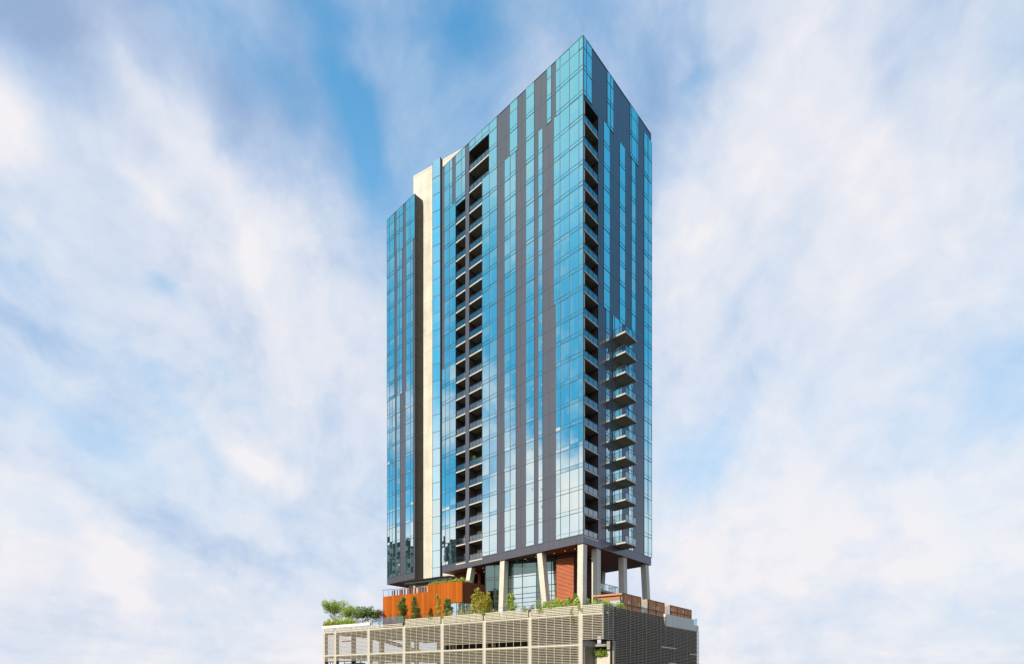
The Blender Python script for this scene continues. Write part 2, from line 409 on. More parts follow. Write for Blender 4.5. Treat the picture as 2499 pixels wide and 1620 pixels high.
# recess linings
def lining(fr, a0, a1, ztop, zbot, depth, panes=True):
    c = MB()
    c.box(fr, a0, a1, -depth-.15, -depth, zbot, ztop)
    c.box(fr, a0-.12, a0, -depth, -.08, zbot, ztop); c.box(fr, a1, a1+.12, -depth, -.08, zbot, ztop)
    c.box(fr, a0, a1, -depth, -.05, ztop, ztop+.12)
    w = c.build('recess_wall', M['recess'], tower)
    for i in range(2, 22):
        if Z[i] > ztop+.5: continue
        d = MB(); e0 = a0+(a1-a0)*.08; e1 = a0+(a1-a0)*.42
        r = random.random()
        z0 = Z[i+1]+.05
        d.quad([fr.pt(e1,-depth+.03,z0), fr.pt(e0,-depth+.03,z0), fr.pt(e0,-depth+.03,z0+2.3), fr.pt(e1,-depth+.03,z0+2.3)], r=r)
        d.build('balcony_door', M['door'], tower)
lining(FL, A_V1[0], A_V1[1], Z[2]-.35, Z[22], 1.9)
lining(FL, A_V2[0], A_V2[1], Z[2]-.76, Z[22], 1.9)
lining(FL, A_V1w[0], A_V1w[1], ZP-.01, Z[2]-.35, 1.9)
lining(FR, A_VR[0], A_VR[1], Z[2]-.56, Z[22], 1.9)
# balconies
def balcony(fr, a0, a1, zf, o_in, o_out, npan, railsides=(), thick=.22, corner=False, glass=None):
    s = MB(); s.box(fr, a0, a1, o_in, o_out, zf-.12-thick, zf-.12)
    b = s.build('balcony', M['soffit_slab'], tower)
    e = MB()
    e.box(fr, a0, a1, o_out+.001, o_out+.03, zf-.12-thick, zf-.125)
    for sd in railsides:
        if sd == 0: e.box(fr, a0-.03, a0-.001, o_in+.1, o_out+.03, zf-.14-thick, zf-.10)
        else: e.box(fr, a1+.001, a1+.03, o_in+.1, o_out+.03, zf-.14-thick, zf-.10)
    e.build('edge_band', M['slab_edge'], b)
    r = MB(); g = MB(); zr = zf+.98; z0 = zf-.08
    oo = o_out-.06
    def run(p0, p1, n):
        for k in range(n+1):
            q = p0.lerp(p1, k/n); r.bar(Vector((q.x,q.y,z0)), Vector((q.x,q.y,zr)), .055)
        for k in range(n):
            q0 = p0.lerp(p1, (k+.06)/n); q1 = p0.lerp(p1, (k+.94)/n)
            g.quad([Vector((q0.x,q0.y,z0+.06)), Vector((q1.x,q1.y,z0+.06)), Vector((q1.x,q1.y,zr-.05)), Vector((q0.x,q0.y,zr-.05))])
        r.bar(Vector((p0.x,p0.y,zr)), Vector((p1.x,p1.y,zr)), .05)
    e0, e1 = a0+.06, a1-.06
    run(fr.pt(e0,oo,0), fr.pt(e1,oo,0), npan)
    for sd in railsides:
        aa = e0 if sd == 0 else e1
        run(fr.pt(aa, .1, 0), fr.pt(aa, oo, 0), 2)
    r.build('railing', M['rail'], b); g.build('glass_panel', glass or M['bglass'], b)
    return b
for i in range(1, 23):
    zf = Z[i]-.12
    if i in (1, 2): balcony(FL, A_V1w[0]+.02, A_V1w[1]-.02, zf, -1.88, -.02, 5)
    else: balcony(FL, A_V1[0]+.02, A_V1[1]-.02, zf, -1.88, -.02, 4)
for i in range(3, 23): balcony(FL, A_V2[0]+.02, A_V2[1]-.02, Z[i]-.12, -1.88, -.02, 3)
for i in range(3, 23): balcony(FR, A_VR[0]+.02, A_VR[1]-.02, Z[i]-.1, -1.88, -.0, 3)
aB0 = FR.a(1495.0)
for i in range(12, 23): balcony(FR, aB0, aB0+3.62, Z[i]+.1, -.02, 2.4, 3, (0,1), .20, glass=M['bglass2'])
# corner column seen in the side recess
c = MB(); c.box(FR, .12, .62, -.7, -.12, Z[22], Z[2]-.56); c.build('corner_column', M['concreteC'], tower)
# small glowing room lamps on the long face glazing
d = MB()
for i in range(3, 18):
    for px in ((1399.5,) if i % 4 else (1399.5, 1378)):
        a = FL.a(px); d.quad([FL.pt(a+.07,.04,Z[i]+.25), FL.pt(a-.07,.04,Z[i]+.25), FL.pt(a-.07,.04,Z[i]+.42), FL.pt(a+.07,.04,Z[i]+.42)])
for i in range(6, 22):
    for px in (1300, 1322.5):
        if random.random() < .75: a = FL.a(px); zq = Z[i+1]+random.uniform(1.6,2.3); d.quad([FL.pt(a+.13,.045,zq), FL.pt(a-.13,.045,zq), FL.pt(a-.13,.045,zq+.35), FL.pt(a+.13,.045,zq+.35)])
    if i > 11:
        a = FL.a(974.5); zq = Z[i+1]+2.0; d.quad([FL.pt(a+.45,.045,zq), FL.pt(a-.3,.045,zq), FL.pt(a-.3,.045,zq+.4), FL.pt(a+.45,.045,zq+.4)])
d.build('room_lamp', emis('room_lamp_glow', (.9,1,1,1), .42), tower)
# concrete core and glazed strip beside the wing
pc = FL.pt(S2, -2.0, 0); FC = Frame((pc.x, pc.y), dP, nP)
aK0 = FC.a(1009.0); aK1 = FC.a(1135); zc = 106.3
c = MB(); c.box(FC, aK1, aK0, -9, 0, 10.9, zc-.5)
core = c.build('core', M['concrete'], tower)
c = MB()
for k in range(1, 26):
    zz = zc-.5-k*3.35
    c.box(FC, aK1+.1, aK0-.02, 0, .012, zz-.035, zz+.035)
for fx in (.35, .7): c.box(FC, aK0-6*fx-.03, aK0-6*fx+.03, 0, .010, 11, zc-.55)
c.box(FC, aK1, aK0+.02, -9, .02, zc-.5, zc)
c.build('pour_line', M['slab_edge'], core)
ag0 = FC.a(1078.6); ag1 = FC.a(1058.8)
c = MB(); c.box(FC, ag0-.02, ag0+.10, 0, .5, 22.9, zc+.15); c.box(FC, ag0+.10, ag1, .0, .42, 22.9, zc+.1)
bd = c.build('strip_body', M['void'], tower)
g = MB(); b = MB(); zz = zc+.1; k = 0
while zz > 24:
    z2 = max(zz-3.4, 22.9)
    for (y0, y1) in ((z2, zz),):
        j = random.gauss(0, .008)
        g.quad([FC.pt(ag1,.45+j,y0), FC.pt(ag0+.10,.45,y0), FC.pt(ag0+.10,.45,y1), FC.pt(ag1,.45+j,y1)], r=random.random())
    b.box(FC, ag0+.10, ag1, .4, .49, z2-.04, z2+.04); zz = z2
b.box(FC, ag1-.03, ag1+.03, .4, .485, 22.9, zc+.1); b.box(FC, ag0+.09, ag0+.13, .4, .485, 22.9, zc+.1)
w = g.build('window', M['glassL'], tower); b.build('frame', M['mullion'], w)

# soffit, fascia below, downlights
c = MB(); zs = Z[23]
c.box(FL, .15, S1-.15, -T1, -.08, zs+.02, zs+.12); c.box(FL, S2+.3, S3-.15, -T1, -.08, zs+.02, zs+.12)
sof = c.build('soffit', M['wood_soffit'], tower)
d = MB()
for sx in [3.0+2.1*k for k in range(13)]:
    for dy in (2.2, 4.6, 7.0, 9.4):
        p = FL.pt(sx+random.uniform(-.2,.2), -dy, zs+.01)
        d.quad([p+Vector((.09*math.cos(t),.09*math.sin(t),0)) for t in [k*math.pi/4 for k in range(8)]], [(0,0)]*8)
d.build('downlight', M['lamp'], sof)
# concrete columns: (top px, bottom px, width, depth, frame)
def column(top, bot, zt, zb, wd=1.05, dp=1.05):
    """leaning square column, faces aligned with the tower"""
    c = MB()
    def ring(p, z):
        q = [(-wd/2,-dp/2),(wd/2,-dp/2),(wd/2,dp/2),(-wd/2,dp/2)]
        # along dL and -dR
        return [Vector((p.x + a*dL.x - b*dR.x*-1, p.y + a*dL.y + b*dR.y, z)) for a, b in q][::-1]
    c.hexa(ring(bot, zb), ring(top, zt)); return c.build('column', M['concreteC'], tower)
def on_line(px, y):  # plan point on a sight line at distance y
    return Vector(((px-CX)/F*y, y, 0))
ZD = 10.9
inset = -.75
def colL(pt_, pb_, pbot_y=1500):
    a = FL.a(pt_, inset); P = FL.pt(a, inset, 0); b = on_line(pb_, P.y-.1); 
    # extend the lean down to the deck
    z1 = zs+.05; z2 = zpx(P.y, pbot_y); k = (z1-ZD)/(z1-z2); B = P.lerp(b, k); column(P, B, z1, ZD)
colL(1230.8, 1226.6, 1491); colL(1321, 1332, 1466.5); colL(1151.5, 1145.5, 1421)
P = FL.pt(FL.a(1421.3, inset), inset, 0); B = on_line(1419.8, P.y); column(P, P.lerp(B, 1.3), zs+.05, ZD)
def colR(pt_, pb_, y_):
    a = FR.a(pt_, inset); P = FR.pt(a, inset, 0); b = on_line(pb_, P.y); z1 = zs+.05; z2 = zpx(P.y, y_); k = (z1-ZD)/(z1-z2)
    column(P, P.lerp(b, k), z1, ZD, 1.0, 1.1)
colR(1455, 1455.2, 1465); colR(1519.3, 1520.5, 1444); colR(1573, 1577.4, 1463)
P = on_line(1468.5, 108.5); column(P, P-Vector((.6,.3,0)), zs+.05, ZD)
P = FL.pt(S3-3.5, -4, 0); column(P, P, zs+.05, ZD)
P = FL.pt(S2+1.5, -9, 0); column(P, P, zs+.05, ZD)

# lobby under the tower
LO = -13.0; a0 = FP.a(1358, LO); a1 = FP.a(1185, LO); g = MB(); g2 = MB(); b = MB()
rows = [ZD, 12.2, 13.6, 15.2, 16.2, 17.3, 18.35, 20.4, 21.2, zs+.0]
rows = [ZD, 12.6, 13.5, 15.4, 16.15, 16.9, 18.0, 19.9, 20.35, zs+.0]
cuts = [a0, FP.a(1346,LO), FP.a(1325, LO), FP.a(1309, LO), FP.a(1275, LO), FP.a(1240.5, LO), FP.a(1222,LO), FP.a(1207, LO), a1]
for k, (y0, y1) in enumerate(zip(rows, rows[1:])):
    for q, (c0, c1) in enumerate(zip(cuts, cuts[1:])):
        j = random.gauss(0,.006); dark = (k >= 8) or q == 2 or (q >= 6)
        (g2 if dark else g).quad([FP.pt(c1,LO+j,y0), FP.pt(c0,LO,y0), FP.pt(c0,LO,y1), FP.pt(c1,LO+j,y1)], r=random.random())
    b.box(FP, a0, a1, LO-.05, LO+.06, y1-.05, y1+.05)
for c0 in cuts: b.box(FP, c0-.04, c0+.04, LO-.05, LO+.07, ZD, zs)
g2.build('lobby_glazing', M['glassDark'], tower); w = g.build('lobby_glazing', M['glassLobby'], tower); b.build('frame', M['darkmetal'], w)
c = MB(); c.box(FP, a0, a1, LO-6, LO-.3, ZD, zs-.02); c.build('lobby_body', M['void'], tower)
# terracotta screen
SO = -12.3; s0 = FP.a(1400, SO); s1 = FP.a(1357.5, SO); t = MB(); bk = MB()
zz = ZD+.1
while zz < zs-.9:
    for q in range(1):
        e0 = s0; e1 = s1
        dd = 0; t.box(FP, e0+.02, e1-.02, SO-.12, SO+dd, zz, zz+.12, r=random.random())
    zz += .22
scr = t.build('terracotta_screen', M['terra'], tower)
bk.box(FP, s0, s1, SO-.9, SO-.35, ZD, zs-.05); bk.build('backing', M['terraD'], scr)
fs = FP.pt(s0, SO, 0); FS = Frame((fs.x, fs.y), dR, -dL); tS = FS.a(1461)
t = MB(); zz = ZD+.1
while zz < zs-.5: t.box(FS, .02, tS, -.12, random.choice((0,.04)), zz, zz+.11, r=random.random()); zz += .24
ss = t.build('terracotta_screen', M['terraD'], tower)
bk = MB(); bk.box(FS, .3, tS, -.8, -.3, ZD, zs-.05); bk.build('backing', M['void'], ss)
# cedar wall and rust blade left of the lobby
c = MB(); o_ = -3.2; c.box(FL, FL.a(1141, o_), FL.a(1100, o_), o_-.3, o_, 17, zs); c.build('cedar_wall', M['woodwall'], tower)
c = MB(); o_ = -5.0; c.box(FL, FL.a(1170.5, o_), FL.a(1166, o_), o_-.3, o_, ZD, zs); c.build('rust_blade', M['terra'], tower)
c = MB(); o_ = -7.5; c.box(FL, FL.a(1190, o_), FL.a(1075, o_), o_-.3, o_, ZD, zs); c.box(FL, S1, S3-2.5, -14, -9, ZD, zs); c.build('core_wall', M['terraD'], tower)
# mezzanine terrace of the lobby
pA = on_line(1464, 98.0); FM = Frame((pA.x, pA.y), dR, -dL); tM = FM.a(1509)
c = MB(); c.box(FM, -.5, tM, -5, 0, 17.2, 17.55); tb = c.build('terrace', M['concreteG'], tower)
r = MB(); g = MB()
for k in range(7):
    e = tM*k/6-.04*(k == 6); r.bar(FM.pt(e,-.06,17.5), FM.pt(e,-.06,18.65), .06)
    if k < 6: g.quad([FM.pt(e+.08,-.06,17.6), FM.pt(e+tM/6-.08,-.06,17.6), FM.pt(e+tM/6-.08,-.06,18.6), FM.pt(e+.08,-.06,18.6)])
r.bar(FM.pt(0,-.06,18.65), FM.pt(tM,-.06,18.65), .07); r.bar(FM.pt(tM,-.06,18.65), FM.pt(tM,-2,18.65), .07)
r.build('railing', M['rail'], tb); g.build('glass_panel', M['bglass2'], tb)

# ------------------------------------------------------------------ podium garage
pod = empty('parking_garage', (K0[0]-10, K0[1]+14, -HC))
tag(pod, 'beige louvered parking podium that carries the tower and its garden deck', 'parking garage')
A_END = FP.a(788); A_ST = FP.a(985); T_END = FQ.a(1705)
ZR = 12.04; ZR2 = 11.45; ZB1 = 10.75; ZB2 = 6.5; ZB3 = 1.6
PITCH = .235
NA = 3.0; NT_ = 2.9     # corner notch
# deck and floors
dk = MB()
def slab(z0, z1, inset_=.35, notch=False):
    a_in = NA if notch else 0
    p = [FP.pt(inset_, -inset_, 0), FP.pt(A_END-inset_, -inset_, 0)]
    q3 = FQ.pt(T_END-inset_, -inset_, 0); q4 = p[1]+Vector((dR.x, dR.y, 0))*24
    if notch: poly = [FP.pt(NA+.3, -inset_, 0), p[1], q4, q3, FQ.pt(NT_+.5, -inset_, 0), FP.pt(NA+.3,-inset_,0)+Vector((dR.x,dR.y,0))*(NT_+.3)]
    else: poly = [FQ.pt(inset_, -inset_, 0), p[1], q4, q3]
    n = len(poly); i = len(dk.v)
    dk.v += [(v.x,v.y,z0) for v in poly]+[(v.x,v.y,z1) for v in poly]
    dk.f.append(tuple(i+k for k in range(n))); dk.f.append(tuple(i+n+k for k in range(n))[::-1])
    dk.uv += [[(0,0)]*n]*2; dk.r += [0,0]
    for k in range(n): dk.f.append((i+k, i+n+k, i+n+(k+1)%n, i+(k+1)%n)); dk.uv.append([(0,0)]*4); dk.r.append(0)
slab(ZD-.5, ZD); slab(ZB2-.35, ZB2+.05, notch=True); slab(ZB3-.3, ZB3+.1, notch=True); slab(-3.2,-2.8, notch=True)
dk.build('deck', M['garage'], pod)
# interior columns and partial back wall
c = MB()
for ax in (4, 12, 20, 28, 36, 44, 51):
    for ox in (-4.5, -12): c.box(FP, ax-.3, ax+.3, ox-.3, ox+.3, -HC, ZD-.5)
c.box(FP, NA+.6, 33.5, -7.2, -7.0, -HC, ZD-.5)
c.build('interior_wall', M['garage'], pod)
for k in range(26):   # ducts, ramps and lit beams seen between the blades
    c = MB(); ax = random.uniform(5, 50); zz = random.choice((9.6, 9.2, 5.4, 5.0)); c.box(FP, ax, ax+random.uniform(.8,3.5), -3.5, -3.3, zz, zz+random.uniform(.12,.4)); c.build('duct', M['slab_edge'], pod)
c = MB(); c.bar(FP.pt(34,-5,6.6), FP.pt(46,-5,10.0), .35); c.build('ramp', M['garage'], pod)
c = MB(); c.bar(FP.pt(36,-9,6.6), FP.pt(50,-9,10.2), .5); c.build('ramp', M['garage'], pod)
posts_px = [(1412.5,1421.5),(1290,1296.8),(1179.5,1185.2),(1076.2,1082.6),(983.6,989.2),(897,902.5),(816,820.6),(788.2,793)]
cp = []
for (p0, p1) in posts_px:
    a0 = FP.a(p1, -.05); a1 = FP.a(p0, -.05); cp.append((a0, a1))
    c = MB(); c.box(FP, a0, a1, -.75, .005, -HC, ZB1-.13); c.box(FP, a0+.1, a1-.1, -.5, -.1, ZB1+.14, (ZR2 if a0 > A_ST-1 else ZR)-.4); c.build('pillar', M['pillar'], pod)
bm_ = MB(); bm_.box(FP, .05, A_END, -.5, -.12, ZB1-.12, ZB1+.13); bm_.build('beam', M['louver_post'], pod)
bm_ = MB(); bm_.box(FP, NA+.02, A_END, -.5, .02, ZB2-.14, ZB2+.10); bm_.build('beam', M['louver_post'], pod)
bm_ = MB(); bm_.box(FP, NA+.02, A_END, -.5, .02, ZB3-.14, ZB3+.10); bm_.build('beam', M['louver_post'], pod)
def blades(fr, a0, a1, z0, z1, m, name='louver_panel', every=None, oo=0.0, pitch=PITCH, h=.095, back=False, extra=None):
    n = int(round((z1-z0)/pitch)); pt_ = (z1-z0)/n
    L = MB()
    segs = max(1, int(round((a1-a0)/1.25)))
    for k in range(n):
        zc_ = z0+(k+.5)*pt_+random.gauss(0,.003)
        if extra and extra(k, n): continue
        tilt = .03
        q = [(a0, oo-.09, zc_-h/2-tilt), (a1, oo-.09, zc_-h/2-tilt), (a1, oo+.03, zc_-h/2), (a0, oo+.03, zc_-h/2)]
        if (fr.d.x*fr.n.y-fr.d.y*fr.n.x) < 0: q.reverse()
        L.hexa([fr.pt(a,o,z) for a,o,z in q], [fr.pt(a,o,z+h*.8) for a,o,z in q], r=random.random())
    p = L.build(name, m, pod)
    P = MB()
    for s_ in range(segs+1):
        e = a0+(a1-a0)*s_/segs; e = min(max(e, a0+.03), a1-.03)
        P.box(fr, e-.026, e+.026, oo+.031, oo+.065, z0, z1)
    P.build('louver_bracket', M['louver_post'] if m is M['louver'] else (M['louver'] if m is M['louver_post'] else m), p)
bays = [(0.0, cp[0][0])]+[(cp[k][1], cp[k+1][0]) for k in range(len(cp)-1)]
for k, (a0, a1) in enumerate(bays):
    top = ZR if (a0 < A_ST-1) else ZR2
    a0_, a1_ = a0+.02, a1-.02
    blades(FP, a0_, a1_, ZB1+.14, top, M['louver_post'], oo=.02, h=.17, pitch=.25)
    ex = None
    if k in (2, 3): ex = lambda i, n: i < 3
    if k == 0: blades(FP, a0_, a1_, 7.15, ZB1-.12, M['louver'], oo=.02)
    else: blades(FP, a0_, a1_, ZB2+.1, ZB1-.12, M['louver'], oo=.0, extra=ex)
    if k > 0 and k < 6: blades(FP, a0_, a1_, ZB3+.1, ZB2-.14, M['louver'], oo=.0)
    elif k >= 6: blades(FP, a0_, a1_, 5.45, ZB2-.14, M['louver'], oo=.0)
    if k > 0: blades(FP, a0_, a1_, -2.8, ZB3-.14, M['louver'], oo=.0, pitch=.4, h=.16)
# window grilles low on the left bays
c = MB()
for k in (5, 6, 7):
    a0, a1 = bays[k]; 
    for q in range(5): e = a0+(a1-a0)*q/4; c.box(FP, e-.04, e+.04, -.3, -.2, ZB3, 5.45)
    c.box(FP, a0, a1, -.3, -.2, 5.3, 5.44); c.box(FP, a0, a1, -.3, -.2, 4.6, 4.68)
c.build('window_grille', M['darkmetal'], pod)
# side face: open cage at the corner, then louvers with the shade put into their colour
t1 = FQ.a(1496); tS1 = FQ.a(1624)
blades(FQ, .03, t1, 7.15, ZR, M['louver'], oo=0)
c = MB(); c.bar(FQ.pt(.3,-.25,11.9), FQ.pt(t1-.1,-.25,7.3), .12); c.bar(FP.pt(1.9,-.25,10.4), FP.pt(.2,-.25,8.6), .09); c.bar(FQ.pt(t1*.4,-.2,7.2), FQ.pt(t1*.4,-.2,ZR), .09)
c.bar(FP.pt(2.9,-.3,7.2), FP.pt(.1,-.3,7.2), .12); c.bar(FQ.pt(.1,-.3,7.2), FQ.pt(t1,-.3,7.2), .12)
c.build('cage_brace', M['rail'], pod)
n = 6; tt = [t1+(T_END-t1)*k/n for k in range(n+1)]
for k in range(n):
    e0, e1 = tt[k]+.01, tt[k+1]-.01
    top = ZR-.05
    if e0 >= tS1: top = 10.45
    elif e1 > tS1:
        blades(FQ, tS1, e1, ZB2, 10.45, M['louverShade']); blades(FQ, e0, tS1-.02, ZB2, ZR-.05, M['louverShade'])
        blades(FQ, e0, e1, -2.8, ZB2-.02, M['louverShade']); continue
    blades(FQ, e0, e1, ZB2, top, M['louverShade']); blades(FQ, e0, e1, -2.8, ZB2-.02, M['louverShade'])
c = MB(); c.box(FQ, t1, tS1, -.5, -.28, -HC, ZR-.2); c.box(FQ, tS1, T_END-.1, -.5, -.28, -HC, 10.4); c.build('side_backing', M['void'], pod)
def side_strip(pa, pb, py):
    c = MB(); e0 = FQ.a(pa,.05); e1 = FQ.a(pb,.05); z = FQ.z((pa+pb)/2, py, .05); c.box(FQ, e0, e1, .035, .10, z-.07, z+.07); c.build('white_strip', M['white'], pod)  # white strip set just proud of the side louvers
side_strip(1614,1650,1579.5); side_strip(1683,1704,1596.3); side_strip(1632,1650,1618)
# grey concrete parapet on the right
c = MB(); tw = FQ.a(1694); c.box(FQ, tS1+.02, tw, -.35, .0, 10.47, 12.4); c.box(FQ, tw, T_END, -.35, -.02, 10.47, 11.5); c.build('concrete_parapet', M['parapet'], pod)
c = MB(); tp = FQ.a(1695.2,-.2); c.quad([FQ.pt(tp,-.2,11.5), FQ.pt(T_END-.15,-.2,11.5), FQ.pt(T_END-.15,-.2,12.75), FQ.pt(tp,-.2,12.75)])
c.quad([FQ.pt(T_END-.15,-.2,11.5), FQ.pt(T_END-.15,-4,11.5), FQ.pt(T_END-.15,-4,12.75), FQ.pt(T_END-.15,-.2,12.75)])
c.build('glass_panel', clear_glass('blue_guard_glass', (.45,.78,.85,1), .2), pod)
# the notch
FN = Frame(tuple(FP.pt(NA, 0, 0).xy), dR, -dL)
c = MB(); c.box(FN, 0, NT_, -.3, .0, 6.3, 7.15); c.box(FN, 0, .35, -.4, -.001, -HC, 6.3); c.box(FN, .35, NT_+3, -.5, -.25, -HC, 6.3); c.build('notch_wall', M['concreteG'], pod)
blades(FN, .36, NT_, -2.8, 6.25, M['louverShade'], oo=.03)
FT = Frame(tuple(FN.pt(NT_, 0, 0).xy), -dP, nP)      # back of the notch, runs to the right
wN = NA
bN = FT.a(1481); eN = FT.a(1499)
c = MB(); c.box(FT, bN, eN, -.5, 0, -HC, 7.1); c.build('pillar', M['concreteC'], pod)
c = MB(); c.box(FT, 0, bN, -.9, .12, zpx(81.5,1577), zpx(81.5,1571)); c.box(FT, 0, bN, -.6, -.1, -HC, zpx(82,1603)); c.build('planter_wall', M['concreteC'], pod)
c = MB(); c.box(FT, -.2, eN, -3.5, -3.2, -HC, ZR-1.4); c.build('notch_back', M['void'], pod)
c = MB(); c.box(FT, -.8, bN+.3, -2.2, -2.0, zpx(83,1568), 7.1); c.build('cedar_wall', M['woodwall'], pod)
# white planter wall and glass guard, left end of the deck edge
c = MB(); e0 = FP.a(902.5,.05); c.box(FP, e0, A_END+.05, -.35, .06, ZR2+.02, ZR2+.5); c.build('planter_wall', M['white'], pod)
c = MB(); e1 = FP.a(985,-.1); e0b = FP.a(903,-.1); nn = 5; r = MB()
for k in range(nn):
    x0 = e1+(e0b-e1)*k/nn+.03; x1 = e1+(e0b-e1)*(k+1)/nn-.03
    c.quad([FP.pt(x1,-.1,ZR2+.02), FP.pt(x0,-.1,ZR2+.02), FP.pt(x0,-.1,ZR2+1.15), FP.pt(x1,-.1,ZR2+1.15)])
c.build('glass_panel', M['bglass2'], pod)
# thin deck guard rail behind the parapet
c = MB()
def rail(px0, px1, oo, z0, z1, n):
    a0 = FP.a(px1,oo); a1 = FP.a(px0,oo)
    for k in range(n+1): e = a0+(a1-a0)*k/n; c.bar(FP.pt(e,oo,z0), FP.pt(e,oo,z1), .04)
    for z in (z1, ) : c.bar(FP.pt(a0,oo,z), FP.pt(a1,oo,z), .045)
rail(989, 1410, -1.3, ZD, ZR+.75, 26); rail(800, 900, -1.2, ZD, ZR2+1.15, 10)
c.build('railing', M['rail'], pod)

# ------------------------------------------------------------------ rust-coloured pavilion on the deck
WO = -6.0; u0 = FP.a(1128, WO); u1 = FP.a(1043, WO); u2 = FP.a(934.5, WO)
pav = empty('pavilion', tuple(FP.pt((u0+u2)/2, WO-2, ZD)))
tag(pav, 'orange weathered steel pavilion of two stepped boxes on the garden deck', 'pavilion')
zu = FP.z(1128,1416.5,WO); zl = FP.z(1043,1443.5,WO); zub = FP.z(1128,1467.7,WO)
c = MB(); c.box(FP, u0, u1, WO-.25, WO, zub, zu); c.box(FP, u1, u2, WO-.25, WO-.02, ZD, zl); c.box(FP, FP.a(1083,WO), u1, WO-.25, WO-.021, ZD, zub)
c.build('wall', M['corten'], pav)
fu = FP.pt(u0, WO, 0); FU = Frame((fu.x,fu.y), dR, -dL); tU = FU.a(1184.5)
c = MB(); c.box(FU, .01, tU, -.25, -.002, zub, zu); c.build('wall', M['cortenShade'], pav)
c = MB(); 
def roofpoly(mb, pts, z0, z1):
    mb.hexa([Vector((p.x,p.y,z0)) for p in pts], [Vector((p.x,p.y,z1)) for p in pts])
roofpoly(c, [FP.pt(u0+.1,WO-.26,0), FU.pt(tU,-.26,0), FU.pt(tU,-.26,0)+Vector((dP.x,dP.y,0))*(u1-u0), FP.pt(u1,WO-.26,0)], zu-.5, zu-.35)
roofpoly(c, [FP.pt(u1,WO-.26,0), FP.pt(u1,WO-.26,0)+Vector((dR.x,dR.y,0))*5, FP.pt(u2,WO-.26,0)+Vector((dR.x,dR.y,0))*5, FP.pt(u2,WO-.26,0)], zl-.6, zl-.4)
c.box(FP, u2-.2, u2, WO-5, WO-.26, ZD, zl-.02)
c.build('roof', M['cortenShade'], pav)
g = MB(); e0 = u0+.15; e1 = FP.a(1083, WO)-.02
for q in range(3):
    x0 = e0+(e1-e0)*q/3; x1 = e0+(e1-e0)*(q+1)/3
    g.quad([FP.pt(x1,WO-.3,ZD), FP.pt(x0,WO-.3,ZD), FP.pt(x0,WO-.3,zub), FP.pt(x1,WO-.3,zub)], r=random.random())
g.quad([FU.pt(.15,-.3,ZD), FU.pt(tU,-.3,ZD), FU.pt(tU,-.3,zub), FU.pt(.15,-.3,zub)], r=.1)
w = g.build('window', M['glassLobby'], pav)
b = MB()
for q in range(4): x = e0+(e1-e0)*q/3; b.box(FP, x-.03, x+.03, WO-.34, WO-.26, ZD, zub)
b.build('frame', M['darkmetal'], w)
# terrace posts, rail and trellis canopy
n = 16
for k in range(n+1):
    c = MB(); e = u1+.3+(u2-u1-.4)*k/n; wdt = random.choice((.14,.3,.45)); c.box(FP, e, e+wdt, WO-2.6, WO-2.45, zl-.4, zl+1.55); c.build('post', M['terraD'], pav)
c = MB(); c.bar(FP.pt(u1,WO-.15,zl+1.0), FP.pt(u2+.3,WO-.15,zl+1.25), .07)
for k in range(9): e = u1+(u2-u1)*k/8; c.bar(FP.pt(e,WO-.15,zl), FP.pt(e,WO-.15,zl+1.05), .05)
c.build('railing', M['rail'], pav)
cz = zpx(104.5,1418); k0 = FP.a(1101, WO-2); k1 = FP.a(988, WO-2)
c = MB(); c.box(FP, k0, k1, WO-2.15, WO-1.9, cz-.35, cz-.05); c.box(FP, k0, k1, WO-5.2, WO-4.9, cz-.35, cz-.05)
cb = c.build('canopy', M['darkmetal'], pav)
c = MB(); q = k0
while q < k1+.5: c.box(FP, q, q+.09, WO-5.6, WO-1.45, cz-.04, cz+.18); q += .34
c.build('canopy_slat', M['darkmetal'], cb)

# ------------------------------------------------------------------ timber screens and pergolas
def fence(pxs, ytop, ybot, label, gaps):
    o_ = -.9; e0 = FQ.a(pxs[0], o_); e1 = FQ.a(pxs[-1], o_); z1 = FQ.z(pxs[0], ytop, o_); z0 = FQ.z(pxs[0], ybot, o_)-.3
    root = empty('timber_screen', tuple(FQ.pt(e0, o_, max(z0, ZD)))); tag(root, label, 'fence')
    b = MB(); x = e0+.05
    while x < e1-.1:
        if random.random() > gaps:
            b.box(FQ, x, x+.135, o_-.03, o_+random.uniform(0,.02), z0, z1-.05, r=random.random())
        else:
            b.box(FQ, x, x+.135, o_-.03, o_, z0, z0+1.05, r=.2); b.box(FQ, x, x+.135, o_-.03, o_, z0+1.5, z1-.05, r=.4)
        x += .15
    b.build('board', M['fence'], root)
    for px in pxs: p = MB(); e = FQ.a(px, o_); p.box(FQ, e-.05, e+.05, o_-.1, o_+.05, ZD, z1+.04); p.build('post', M['darkmetal'], root)
    p = MB(); p.box(FQ, e0, e1, o_+.021, o_+.06, z0+.75, z0+.85); p.box(FQ, e0, e1, o_-.05, o_+.055, z1-.04, z1+.03); p.build('rail', M['darkmetal'], root)
    return e0, e1, z1
f1 = fence((1520.5,1541.5,1564), 1446.5, 1482, 'tall cedar board screen nearest the tower corner, two panels wide', .10)
f2 = fence((1582,1601,1621), 1462, 1494, 'middle cedar board screen with several small gaps on the deck edge', .16)
f3 = fence((1636.5,1653,1670,1687), 1476, 1499, 'farthest cedar board screen standing above the grey concrete parapet', .10)
